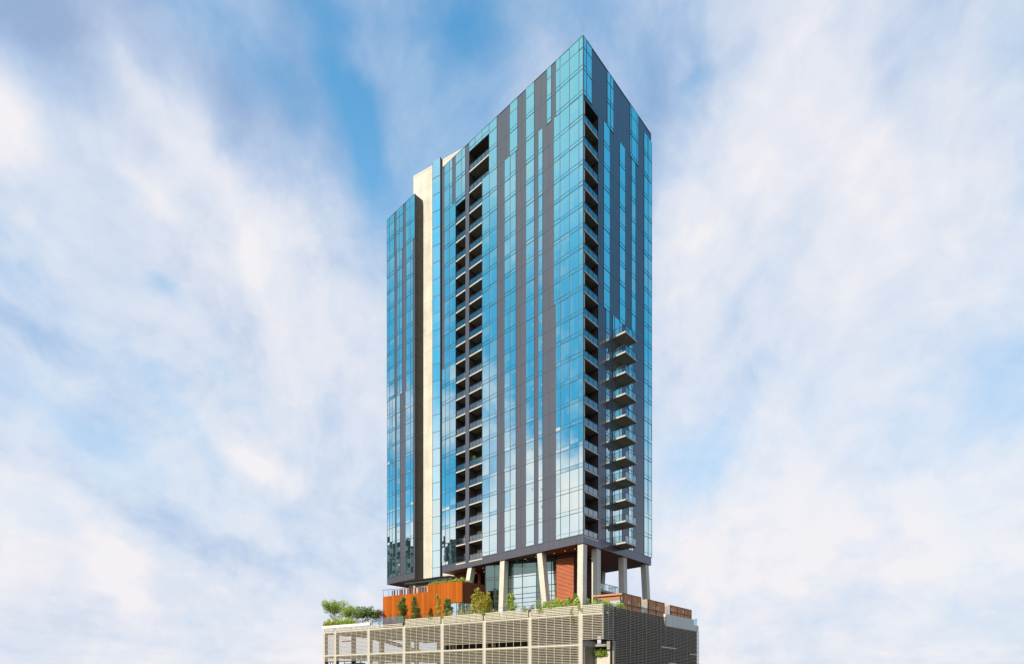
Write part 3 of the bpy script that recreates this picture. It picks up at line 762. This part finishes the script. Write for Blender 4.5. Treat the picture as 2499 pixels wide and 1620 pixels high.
def pergola(e0, z1, length, depth, label, wall=False):
    o_ = -1.0; P0 = FQ.pt(e0-.05, o_, 0); root = empty('pergola', (P0.x, P0.y, ZD)); tag(root, label, 'pergola')
    Fp = Frame((P0.x,P0.y), dP, nP); dd = Vector((dR.x,dR.y,0))
    b = MB()
    b.bar(P0+Vector((0,0,z1-.12)), Fp.pt(length,0,z1-.12), .26); b.bar(P0+dd*depth+Vector((0,0,z1-.12)), Fp.pt(length,0,z1-.12)+dd*depth, .22)
    b.build('beam', M['cedar'], root)
    s = MB(); k = .2
    while k < depth: s.bar(P0+dd*k+Vector((0,0,z1-.3)), Fp.pt(length,0,z1-.3)+dd*k, .1); k += .42
    s.build('slat', M['cedar'], root)
    for (l, d_) in ((length-.2,.1),(length-.2,depth-.1),(.3,depth-.1),(.3,.1)):
        p = MB(); q = Fp.pt(l,0,0)+dd*d_; p.bar(q+Vector((0,0,ZD)), q+Vector((0,0,z1-.35)), .16); p.build('post', M['darkmetal'], root)
    if wall:
        w_ = MB(); w_.bar(Fp.pt(1.0,0,ZD), Fp.pt(1.0,0,z1-.3), 1.6); w_.build('wall', M['concreteG'], root)
pergola(f1[0], f1[2]+.02, 4.6, 4.2, 'long orange cedar pergola beside the tall screen near the columns')
pergola(f2[0], f2[2]+.02, 2.4, 3.2, 'short orange cedar pergola over a grey wall between two screens', True)
pergola(f3[0], f3[2]+.02, 1.9, 3.0, 'small pale cedar pergola over a concrete pier left of the last screen', True)

# ------------------------------------------------------------------ plants
def clump(mb, c, rx, ry, rz, n, size, dens=.35, lo=0, hi=1):
    c = Vector(c)
    for _ in range(n):
        d = Vector((random.gauss(0,1),random.gauss(0,1),random.gauss(0,1))).normalized()
        r = random.random()**dens
        p = Vector((c.x+d.x*r*rx, c.y+d.y*r*ry, c.z+d.z*r*rz))
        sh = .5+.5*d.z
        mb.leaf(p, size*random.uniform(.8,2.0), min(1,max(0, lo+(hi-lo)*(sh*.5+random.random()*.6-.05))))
def tree(px, base_y, top_y, w_px, o_, lm, label, name='deck_tree', trunk=.45, n=900, size=.17, group=None, z_base=None, slim=False, cat='tree'):
    a = FP.a(px, o_); P = FP.pt(a, o_, 0); zb = ZD if z_base is None else z_base; zt = zpx(P.y, top_y); H = zt-zb; W = w_px*P.y/F/2
    root = empty(name, (P.x,P.y,zb)); tag(root, label, cat, group)
    n = int(n*(2.9 if slim else 2.3)); W *= (1.45 if slim else 1.15)
    t = MB(); cr = MB(); zc_ = zb+H*trunk
    if not slim:
        t.limb([(P.x,P.y,zb),(P.x+.03,P.y,zb+H*trunk*.5),(P.x-.02,P.y,zc_)], [.07,.055,.045])
        nb = 6
        for k in range(nb):
            an = 2*math.pi*k/nb+random.uniform(-.3,.3); L = W*random.uniform(.6,.95)
            e = Vector((P.x+math.cos(an)*L, P.y+math.sin(an)*L, zc_+(zt-zc_)*random.uniform(.45,.95)))
            mid = Vector((P.x,P.y,zc_*.85+zb*.15)).lerp(e, .5)+Vector((0,0,-.1))
            t.limb([(P.x,P.y,zc_-.25*k/nb*H*.5), tuple(mid), tuple(e)], [.04,.025,.01], 5)
            for q in range(3):
                f = e+Vector((random.gauss(0,.2)*W, random.gauss(0,.2)*W, random.gauss(0,.12)*H))
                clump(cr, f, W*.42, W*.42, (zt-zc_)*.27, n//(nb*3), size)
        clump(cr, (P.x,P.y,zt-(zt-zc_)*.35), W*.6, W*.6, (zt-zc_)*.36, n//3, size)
    else:
        t.limb([(P.x,P.y,zb),(P.x+.04,P.y,zb+H*.5),(P.x,P.y,zt-.2)], [.05,.035,.01], 5)
        m_ = 9
        for k in range(m_):
            f = (k+.5)/m_; ww = W*1.25*(1.0-.7*f)*random.uniform(.7,1.15)
            for q in range(3):
                an = random.uniform(0,6.28); c_ = (P.x+math.cos(an)*ww*.5, P.y+math.sin(an)*ww*.5, zb+H*(.08+.9*f))
                t.limb([(P.x,P.y,c_[2]-.15), c_], [.015,.008], 4)
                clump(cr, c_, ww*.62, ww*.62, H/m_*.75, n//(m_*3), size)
    t.build('trunk', M['bark'], root, smooth=True); cr.build('crown', lm, root)
tree(815, 1510, 1471, 41, -2.2, M['leafA'], 'round fresh green tree at the far left end of the deck', group='small trees on the deck', n=1500, size=.15)
tree(855, 1510, 1478, 40, -2.6, M['leafA'], 'spreading green tree second from the left end of the deck', group='small trees on the deck', n=1200, size=.15)
tree(886, 1510, 1489, 28, -2.4, M['leafB'], 'low dark green tree between the spreading tree and the glass guard', group='small trees on the deck', n=800, size=.15)
tree(909, 1510, 1489, 26, -3.0, M['leafB'], 'low dark green tree just left of the orange pavilion', group='small trees on the deck', n=800, size=.15)
tree(927, 1510, 1491, 18, -3.6, M['leafR'], 'small russet shrub against the left end of the orange wall', name='shrub', trunk=.15, n=450, size=.13, cat='shrub')
tree(981, 1508, 1457, 27, -3.0, M['leafB'], 'dense dark green columnar tree, left one before the orange wall', slim=True, n=1500, size=.16, group='slender trees before the orange wall')
tree(1013, 1508, 1455, 20, -3.0, M['leafB'], 'sparse columnar tree with a dark lower half before the orange wall', slim=True, n=750, size=.16, group='slender trees before the orange wall')
tree(1069, 1500, 1449, 17, -3.0, M['leafC'], 'thin yellowish sapling before the orange wall', slim=True, n=380, size=.15, group='slender trees before the orange wall')
tree(1094, 1500, 1460, 25, -3.0, M['leafB'], 'conical dark green tree before the pavilion glass', slim=True, n=1200, size=.15, group='slender trees before the orange wall')
tree(1246, 1492, 1448, 30, -2.6, M['leafA'], 'loose green tree beside the second concrete column', slim=True, n=800, size=.16)
def bamboo(px0, px1, top_y, o_, lm, label, n=1800):
    a0 = FP.a(px1,o_); a1 = FP.a(px0,o_); P = FP.pt((a0+a1)/2, o_, 0); root = empty('bamboo', (P.x,P.y,ZD)); tag(root, label, 'bamboo')
    t = MB(); cr = MB(); H = zpx(P.y, top_y)-ZD
    for k in range(16):
        a = random.uniform(a0+1.1,a1-1.1); b = FP.pt(a, o_+random.uniform(-.5,.5), ZD); f = random.uniform(.55,1.0)
        lean = (a-(a0+a1)/2)/(a1-a0)*2.6+random.gauss(0,.2)
        e = FP.pt(a+lean, o_+random.uniform(-.7,.7), ZD+H*f*(1-.25*abs(lean)/1.4))
        t.limb([tuple(b), tuple(b.lerp(e,.5)+Vector((0,0,.15))), tuple(e)], [.025,.018,.008], 4)
        for q in range(7): clump(cr, b.lerp(e, .25+.75*q/6), .5, .5, .45, n//112, .2, .5)
    t.build('stem', M['bark'], root, smooth=True); cr.build('foliage', lm, root)
bamboo(1142, 1204, 1437, -2.8, M['leafC'], 'big golden green bamboo clump right of the orange pavilion', 6500)
def hedge(name, px0, px1, o_, z0, top, lm, label, n, size=.16, frame=FP, cat='plants', tr=None, wd=.45):
    a0 = frame.a(px1,o_); a1 = frame.a(px0,o_)
    if a0 > a1: a0, a1 = a1, a0
    n = int(n*2.2); mb = MB(); m_ = max(3, int((a1-a0)/.35))
    for k in range(m_):
        a = a0+(a1-a0)*(k+random.random())/m_; h = (top-z0)*random.uniform(.55,1.05)
        clump(mb, frame.pt(a, o_+random.uniform(-.2,.2), z0+h*.5), .42, wd, h*.55, n//m_, size)
    o = mb.build(name, lm); tag(o, label, cat); return o
YP = 104
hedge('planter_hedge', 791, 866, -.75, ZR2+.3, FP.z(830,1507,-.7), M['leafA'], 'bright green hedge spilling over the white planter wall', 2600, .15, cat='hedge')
hedge('ornamental_grass', 791, 812, -.5, ZR2+.3, FP.z(800,1516,-.7), M['leafC'], 'yellow tufts at the left end of the white planter', 500, .12, cat='grass')
hedge('ornamental_grass', 1030, 1062, -2.0, ZD, FP.z(1045,1496,-2), M['leafB'], 'low tufts at the foot of the orange wall', 350, .13, cat='grass')
hedge('ornamental_grass', 1075, 1145, -1.9, ZD, FP.z(1110,1489,-2), M['leafC'], 'golden grass along the parapet left of the bamboo', 1100, .14, cat='grass')
hedge('ornamental_grass', 1196, 1222, -1.9, ZD, FP.z(1210,1484,-2), M['leafC'], 'dry golden grass between the bamboo and the concrete column', 400, .14, cat='grass')
hedge('ornamental_grass', 1268, 1306, -1.9, ZD, FP.z(1290,1476,-2), M['leafR'], 'russet grass along the parapet before the lobby glass', 600, .13, cat='grass')
hedge('parapet_hedge', 1326, 1412, -1.4, ZD+.3, FP.z(1370,1461,-1.4), M['leafA'], 'lush green hedge on the parapet left of the corner column', 3400, .17, cat='hedge')
hedge('shrub', 1385, 1412, -2.2, ZD+.3, FP.z(1400,1449,-2.2), M['leafB'], 'taller dark shrub behind the lush hedge at the corner column', 900, .17, cat='shrub')
hedge('shrub', 1430, 1458, -2.6, ZD, FP.z(1440,1452,-2.6), M['leafB'], 'dark shrub between the two corner columns', 900, .17, cat='shrub')
hedge('shrub', 1345, 1366, -2.4, ZD, FP.z(1355,1447,-2.4), M['leafC'], 'yellow green shrub in front of the terracotta screen', 500, .15, cat='shrub')
# plants at the corner cage, right of the corner
hedge('creeper', 1474, 1521, -.6, ZR-1.0, ZR+.85, M['leafA'], 'light green creeper over the top of the louvered corner', 1500, .15, frame=FQ, cat='creeper')
hedge('shrub', 1452, 1480, -1.4, ZD, FP.z(1462,1461,-1.4), M['leafA'], 'light green shrub behind the louvered corner parapet', 700, .15, cat='shrub')
def trailer(px, y0, y1, w, n, label, o_=.16):
    mb = MB(); a = FP.a(px, o_); z0 = FP.z(px,y0,o_); z1 = FP.z(px,y1,o_)
    for k in range(n):
        f = random.random(); ww = w*(1-.5*f)
        mb.leaf(FP.pt(a+random.gauss(0,ww)+.15*math.sin(f*5), o_+abs(random.gauss(0,.08)), z0+(z1-z0)*f), .16, random.random())
    o = mb.build('vine', M['leafA']); tag(o, label, 'vine', 'vines hanging over the louvers')
trailer(1396, 1480, 1523, .10, 130, 'long thin vine hanging down over the louvers left of the corner')
trailer(1316, 1462, 1494, .42, 420, 'broad bushy vine spilling over the parapet before the leaning column')
for q, (px_, y0_, y1_, w_, n_) in enumerate(((1338,1466,1483,.5,240),(1360,1464,1478,.6,260),(1380,1462,1477,.5,240),(1278,1478,1490,.4,150),(1175,1487,1499,.4,130),(1048,1500,1510,.3,90))):
    trailer(px_, y0_, y1_, w_, n_, ['leafy tuft over the parapet just right of the leaning column','leafy tuft over the parapet below the terracotta screen','leafy tuft over the parapet nearest the corner column','thin tuft over the parapet below the lobby glass','thin tuft over the parapet below the bamboo','small tuft over the parapet below the orange wall'][q])
trailer(1416, 1472, 1492, .22, 120, 'short vine at the foot of the corner column')
mb = MB()
for k in range(26):
    e = bN*k/25; clump(mb, FT.pt(e, -.1+random.uniform(-.15,.25), zpx(81.5, 1593)+random.uniform(-.35,.3)), .3, .3, .35, 46, .15)
tag(mb.build('planter_hedge', M['leafA']), 'green plants in the low concrete planter inside the corner notch', 'hedge')
# roof plants on the pavilion
mb = MB()
for k in range(44):
    e = u0-.2+(u1-u0-.2)*(k/43)**1.15+.3; h = .55 if e > u0+3 else .8
    clump(mb, FP.pt(e, WO-.6+random.uniform(-.3,.4), zu+.05+random.uniform(-.2,h*.5)), .4, .35, .38, 34, .17)
for k in range(8):
    clump(mb, FU.pt(.4+k*.32, -.5, zu+.12+random.uniform(-.2,.1)), .35, .3, .3, 30, .16)
tag(mb.build('roof_garden', M['leafA']), 'green plants trailing over the top of the upper orange box', 'plants')
# potted plant on one balcony
pp = FL.pt(A_V1[1]-.7, -.7, Z[17]-.24)
root = empty('potted_plant', tuple(pp)); tag(root, 'leafy potted plant on a balcony in the right-hand recess of the long face', 'potted plant')
t = MB(); t.limb([tuple(pp), tuple(pp+Vector((0,0,.3))), tuple(pp+Vector((0,0,.5)))], [.16,.2,.22], 10); t.build('pot', M['terra'], root)
t = MB(); clump(t, pp+Vector((0,0,1.3)), .6, .5, .75, 260, .2); t.build('foliage', M['leafB'], root)

# ------------------------------------------------------------------ neighbouring block (only ever seen mirrored in the glass)
def neighbour(x0, x1, y0, y1, h, label, steps=()):
    root = empty('office_block', ((x0+x1)/2,(y0+y1)/2,-HC)); tag(root, label, 'building')
    fr = Frame((x0,y0),(1,0),(0,-1))
    b = MB(); b.box(fr, 0, x1-x0, 0, -(y1-y0), -HC, h)
    for (q0,q1,r0,r1,hh) in steps: b.box(fr, q0, q1, -r0, -r1, h, h+hh)
    b.build('wall', M['brick'], root)
    w = MB(); z = -HC+4
    while z < h-2:
        y = y0+1.5
        while y < y1-2:
            w.quad([(x1+.03,y,z),(x1+.03,y+1.6,z),(x1+.03,y+1.6,z+1.9),(x1+.03,y,z+1.9)], r=random.random()); y += 3
        z += 3.6
    w.build('window', M['glassDark'], root)
neighbour(-170, -142, 119, 152, 60, 'mid-rise block across the street', ((4,27,2,6,3),(14,27,9,14,2),(20,27,18,24,4)))
neighbour(-175, -150, 103, 114, 64, 'taller narrow block across the street', ((8,24,2,8,2.5),))
for ob in list(bpy.data.objects):
    if '_base' in ob: del ob['_base']

# ------------------------------------------------------------------ sky
SUN_DIR = Vector((-.73, -.683, .52)).normalized()
sun_el = math.asin(SUN_DIR.z)
W = bpy.data.worlds.new('World'); scene.world = W; W.use_nodes = True
N = NT(W.node_tree)
tc = N.n('ShaderNodeTexCoord').outputs['Generated']
nrm = N.n('ShaderNodeVectorMath', operation='NORMALIZE'); N.l(tc, nrm.inputs[0]); D = nrm.outputs[0]
sx = N.n('ShaderNodeSeparateXYZ'); N.l(D, sx.inputs[0]); X, Y, Zz = sx.outputs
sky = N.n('ShaderNodeTexSky', sky_type='NISHITA'); sky.sun_disc = False; sky.sun_elevation = sun_el
sky.sun_rotation = math.atan2(SUN_DIR.x, SUN_DIR.y); sky.air_density = 1.0; sky.dust_density = .6; sky.ozone_density = 2.0
def pdir(px, py): return Vector(((px-CX)/F, 1, (HZ-py)/F)).normalized()
# cloud deck coordinates: direction meets a flat layer; the wind has combed it along one heading
zc_ = N.m('ADD', N.m('MAXIMUM', Zz, 0.0), .16)
cmb = N.n('ShaderNodeCombineXYZ'); N.l(N.m('DIVIDE', X, zc_), cmb.inputs[0]); N.l(N.m('DIVIDE', Y, zc_), cmb.inputs[1])
rot = N.n('ShaderNodeMapping'); N.l(cmb.outputs[0], rot.inputs[0]); rot.inputs['Rotation'].default_value = (0,0,math.radians(8))
mp = N.n('ShaderNodeMapping'); N.l(rot.outputs[0], mp.inputs[0]); mp.inputs['Scale'].default_value = (1.0,.65,1)
warp = N.noise(D, 2.2, 3, .5, out=1)
wv = N.n('ShaderNodeVectorMath', operation='MULTIPLY_ADD'); N.l(warp, wv.inputs[0]); wv.inputs[1].default_value = (.9,.9,0); N.l(mp.outputs[0], wv.inputs[2])
nA = N.noise(wv.outputs[0], .9, 5, .52)
nB = N.noise(wv.outputs[0], 2.6, 7, .58)
wn_ = N.n('ShaderNodeVectorMath', operation='MULTIPLY_ADD'); N.l(N.noise(D, 4.0, 3, .5, out=1), wn_.inputs[0]); wn_.inputs[1].default_value = (.16,.16,.16); N.l(D, wn_.inputs[2]); DWn = wn_.outputs[0]
nD = N.noise(DWn, 3.2, 7, .55)          # rounder lumps
nE = N.noise(DWn, 6.5, 7, .6)
wd_ = N.n('ShaderNodeVectorMath', operation='MULTIPLY_ADD'); N.l(N.noise(D, 2.6, 4, .55, out=1), wd_.inputs[0]); wd_.inputs[1].default_value = (.22,.22,.22)
w3 = N.n('ShaderNodeVectorMath', operation='MULTIPLY_ADD'); N.l(N.noise(D, 9, 4, .6, out=1), w3.inputs[0]); w3.inputs[1].default_value = (.07,.07,.07); N.l(D, w3.inputs[2])
wo = N.n('ShaderNodeVectorMath', operation='SUBTRACT'); N.l(w3.outputs[0], wo.inputs[0]); wo.inputs[1].default_value = (.145,.145,.145)
N.l(wo.outputs[0], wd_.inputs[2]); DW = wd_.outputs[0]
def blobsum(blobs, start):
    acc = start
    for (px, py, rx, ry, ang, wt) in blobs:
        c = px if isinstance(px, Vector) else pdir(px, py)
        e1 = Vector((0,0,1)).cross(c).normalized()*-1; e1 = -e1 if e1.dot(Vector((c.y,-c.x,0))) < 0 else e1
        e2 = e1.cross(c); e2 = -e2 if e2.z < 0 else e2
        ca, sa = math.cos(math.radians(ang)), math.sin(math.radians(ang))
        k = F/c.y if not isinstance(px, Vector) else 57.3
        if not isinstance(px, Vector): k = F*math.sqrt(1+((px-CX)/F)**2+((HZ-py)/F)**2)
        a = (e1*ca+e2*sa)*(k/rx); b = (e2*ca-e1*sa)*(k/ry)
        cx = N.n('ShaderNodeCombineXYZ')
        for v, s_ in ((a,0),(b,1)):
            d_ = N.n('ShaderNodeVectorMath', operation='DOT_PRODUCT'); N.l(DW, d_.inputs[0]); d_.inputs[1].default_value = v; N.l(d_.outputs['Value'], cx.inputs[s_])
        q = N.n('ShaderNodeVectorMath', operation='DOT_PRODUCT'); N.l(cx.outputs[0], q.inputs[0]); N.l(cx.outputs[0], q.inputs[1])
        e = N.m('POWER', .3679, q.outputs['Value'])
        dc = N.n('ShaderNodeVectorMath', operation='DOT_PRODUCT'); N.l(D, dc.inputs[0]); dc.inputs[1].default_value = c
        e = N.m('MULTIPLY', e, N.m('GREATER_THAN', dc.outputs['Value'], 0.2))
        acc = N.m('MULTIPLY_ADD', e, wt, acc)
    return acc
# coverage (1 = cloud): ang is the tilt of the long axis, up to the right positive
cov = N.ramp(Zz, [(0,.94),(.18,.90),(.42,.80),(.62,.65),(.8,.56)])
cov = N.m('ADD', cov, N.m('MULTIPLY', N.m('SUBTRACT', nA, .5), .34))
cov = N.m('ADD', cov, N.m('MULTIPLY', N.m('SUBTRACT', nB, .5), .18))
cov = N.m('ADD', cov, N.m('MULTIPLY', N.m('SUBTRACT', nD, .5), .45))
cov = N.m('ADD', cov, N.m('MULTIPLY', N.m('SUBTRACT', nE, .5), .34))
nF = N.noise(DWn, 15.0, 6, .62)
cov = N.m('ADD', cov, N.m('MULTIPLY', N.m('SUBTRACT', nF, .5), .26))
covb = [
 (815,190,230,50,-72,-.34),(880,340,150,75,-60,-.25),(900,430,170,90,-40,-.25),(1130,60,200,110,-60,-.34),(1080,280,200,110,-60,-.25),(560,80,200,90,-30,-.30),(1350,80,260,120,-30,-.16),
 (900,20,260,60,0,-.2),(1480,60,240,80,-40,-.15),(1700,140,130,35,75,-.32),
 (60,60,400,150,10,.16),(2000,500,600,600,0,.12),
 (420,310,360,70,-45,.32),(560,560,330,100,-48,.28),(760,740,280,150,-40,.20),(560,700,400,200,-30,.10),
 (20,400,90,120,0,.40),(350,500,80,70,-30,.32),
 (80,560,90,30,-20,-.16),(190,470,110,60,-20,-.14),(50,650,140,80,0,-.12),(400,715,60,28,-20,-.38),
 (450,1010,190,70,-35,-.28),(270,1090,160,60,-20,-.25),(60,1240,120,60,-20,-.20),(600,920,90,40,-50,-.2),
 (650,1110,120,55,-35,.35),(330,1390,100,60,-30,.32),(110,1400,230,120,-20,.2),
 (2100,300,420,420,0,.30),(1900,250,200,330,75,.2),(2440,330,80,55,70,-.30),(1860,600,80,40,60,-.20),(2140,520,70,200,0,-.10),(1980,700,500,300,0,.10),
 (1800,1050,120,60,60,-.18),(1700,1150,120,70,70,-.15),(2300,1290,60,140,0,-.16),(2030,1330,300,140,0,.2),(1750,1330,160,80,20,.2),(1660,300,200,140,70,-.05),
]
cov = blobsum(covb, cov)
# the part of the sky the long face mirrors (to the left) and the short face mirrors (to the right)
VL = lambda az, el: Vector((-math.cos(math.radians(az))*math.cos(math.radians(el)), math.sin(math.radians(az))*math.cos(math.radians(el)), math.sin(math.radians(el))))
VR = lambda az, el: Vector((math.cos(math.radians(az))*math.cos(math.radians(el)), math.sin(math.radians(az))*math.cos(math.radians(el)), math.sin(math.radians(el))))
side = [(VL(-3,35),0,26,9,0,-.85),(VL(4,18),0,9,5,0,-.55),(VL(-8,25),0,4,5,40,-.3),(VL(4,22),0,6,5,0,-.35),(VL(-10,19.5),0,7,4,0,.22),(VR(16,35),0,34,22,0,-.75)]
def sideblob(lst, acc):
    return blobsum([(v, 0, rx, ry, an, wt) for (v, _, rx, ry, an, wt) in lst], acc)
cov = sideblob(side, cov)
lobe = N.m('MINIMUM', sideblob([(VL(0,30),0,28,16,0,1.2)], 0.0), 1.0)
nG = N.noise(DWn, 8.0, 6, .55)
cov = N.m('ADD', cov, N.m('MULTIPLY', lobe, N.m('MULTIPLY', N.m('SUBTRACT', nG, .535), 2.8)))
C = N.ramp(cov, [(0,0.0),(.2,.22),(.45,.58),(.7,.84),(1,1.0)], 'LINEAR')
# cloud tone: 0 grey-lavender shade, 1 bright
tone = N.m('ADD', N.m('MULTIPLY', N.m('SUBTRACT', nB, .5), .6), N.m('ADD', N.m('MULTIPLY', N.m('SUBTRACT', nD, .5), .7), N.m('ADD', N.m('MULTIPLY', N.m('SUBTRACT', nE, .5), .7), N.m('MULTIPLY', N.m('SUBTRACT', nF, .5), .6))))
tone = N.m('ADD', tone, N.ramp(Zz, [(0,.74),(.3,.70),(.55,.55),(.75,.38)]))
toneb = [(VL(-5,18),0,34,8,0,.8),(80,60,460,180,10,-.5),(350,100,300,90,-10,-.15),(680,200,240,150,-30,-.15),(60,790,130,40,-15,-.3),(430,1280,260,45,-22,-.34),(640,1340,160,30,-22,-.25),(350,1520,160,70,0,-.25),
 (440,330,330,60,-45,.26),(580,560,300,90,-48,.20),(740,740,280,120,-40,.12),(20,400,80,110,0,.35),(350,500,70,60,-30,.35),(640,1110,110,45,-35,.4),(320,1380,90,50,-35,.35),
 (2050,380,560,560,0,.34),(1950,1300,420,150,0,.28),(1600,250,120,200,0,-.3),(2150,1170,160,50,0,-.2),(1760,880,130,60,0,-.12),(1560,480,80,200,0,-.2),(2200,760,120,120,0,-.1)]
tone = blobsum(toneb, tone)
tone = N.m('ADD', tone, 0.0, clamp=True)
ccol = N.ramp(tone, [(0, S((156,178,213))), (.35, S((188,205,232))), (.65, S((220,227,241))), (1, S((243,241,245)))])
# clear sky from the physical model, lifted by haze towards the horizon and the side lobes kept deep
clear = N.mix(1.0, sky.outputs[0], (.066,.258,.305,1), 'MULTIPLY')
haze = N.ramp(Zz, [(0,.97),(.3,.88),(.5,.58),(.75,.16),(1,.05)])
haze = N.m('MULTIPLY', haze, 1.0)
sideh = sideblob([(VL(0,30),0,40,17,0,.8),(VR(16,38),0,38,22,0,.45)], 0.0)
haze = N.m('SUBTRACT', haze, sideh, clamp=True)
clear = N.mix(haze, clear, S((184,220,244)))
clear = N.mix(N.m('MINIMUM', sideblob([(VL(0,30),0,28,17,0,1.3),(VR(16,38),0,30,26,0,1.1)], 0.0), 1.0), clear, S((66,166,220)))
teal = sideblob([(VL(-3,53),0,15,13,0,.9)], 0.0)
final = N.mix(C, clear, ccol)
final = N.mix(N.m('ADD', teal, 0, clamp=True), final, S((140,214,226)))
under = N.m('LESS_THAN', Zz, -.002)
final = N.mix(under, final, (.12,.12,.12,1))
ten = N.n('ShaderNodeVectorMath', operation='SCALE'); N.l(final, ten.inputs[0]); ten.inputs['Scale'].default_value = 10.0
bg = N.n('ShaderNodeBackground'); N.l(ten.outputs[0], bg.inputs[0]); bg.inputs[1].default_value = .1
wo = N.n('ShaderNodeOutputWorld'); N.l(bg.outputs[0], wo.inputs[0])
W.cycles.sampling_method = 'MANUAL'; W.cycles.sample_map_resolution = 512

# ------------------------------------------------------------------ sun
sl = bpy.data.lights.new('sun', 'SUN'); sl.energy = 4.6; sl.angle = math.radians(.5); sl.color = (1,.90,.72)
so = bpy.data.objects.new('sun', sl); COL.objects.link(so); so.location = SUN_DIR*200
so.rotation_euler = SUN_DIR.to_track_quat('Z', 'Y').to_euler()

# ------------------------------------------------------------------ camera
cd = bpy.data.cameras.new('camera'); cam = bpy.data.objects.new('camera', cd); COL.objects.link(cam)
cam.location = (0,0,HC); cam.rotation_euler = (math.radians(90),0,0)
cd.sensor_width = 36; cd.lens = F/2499*36; cd.shift_y = (HZ-810)/2499; cd.clip_start = .5; cd.clip_end = 20000
scene.camera = cam
scene.render.engine = 'CYCLES'
scene.view_settings.view_transform = 'Standard'; scene.view_settings.look = 'None'; scene.view_settings.exposure = 0; scene.view_settings.gamma = 1
scene.cycles.max_bounces = 6; scene.cycles.transparent_max_bounces = 12
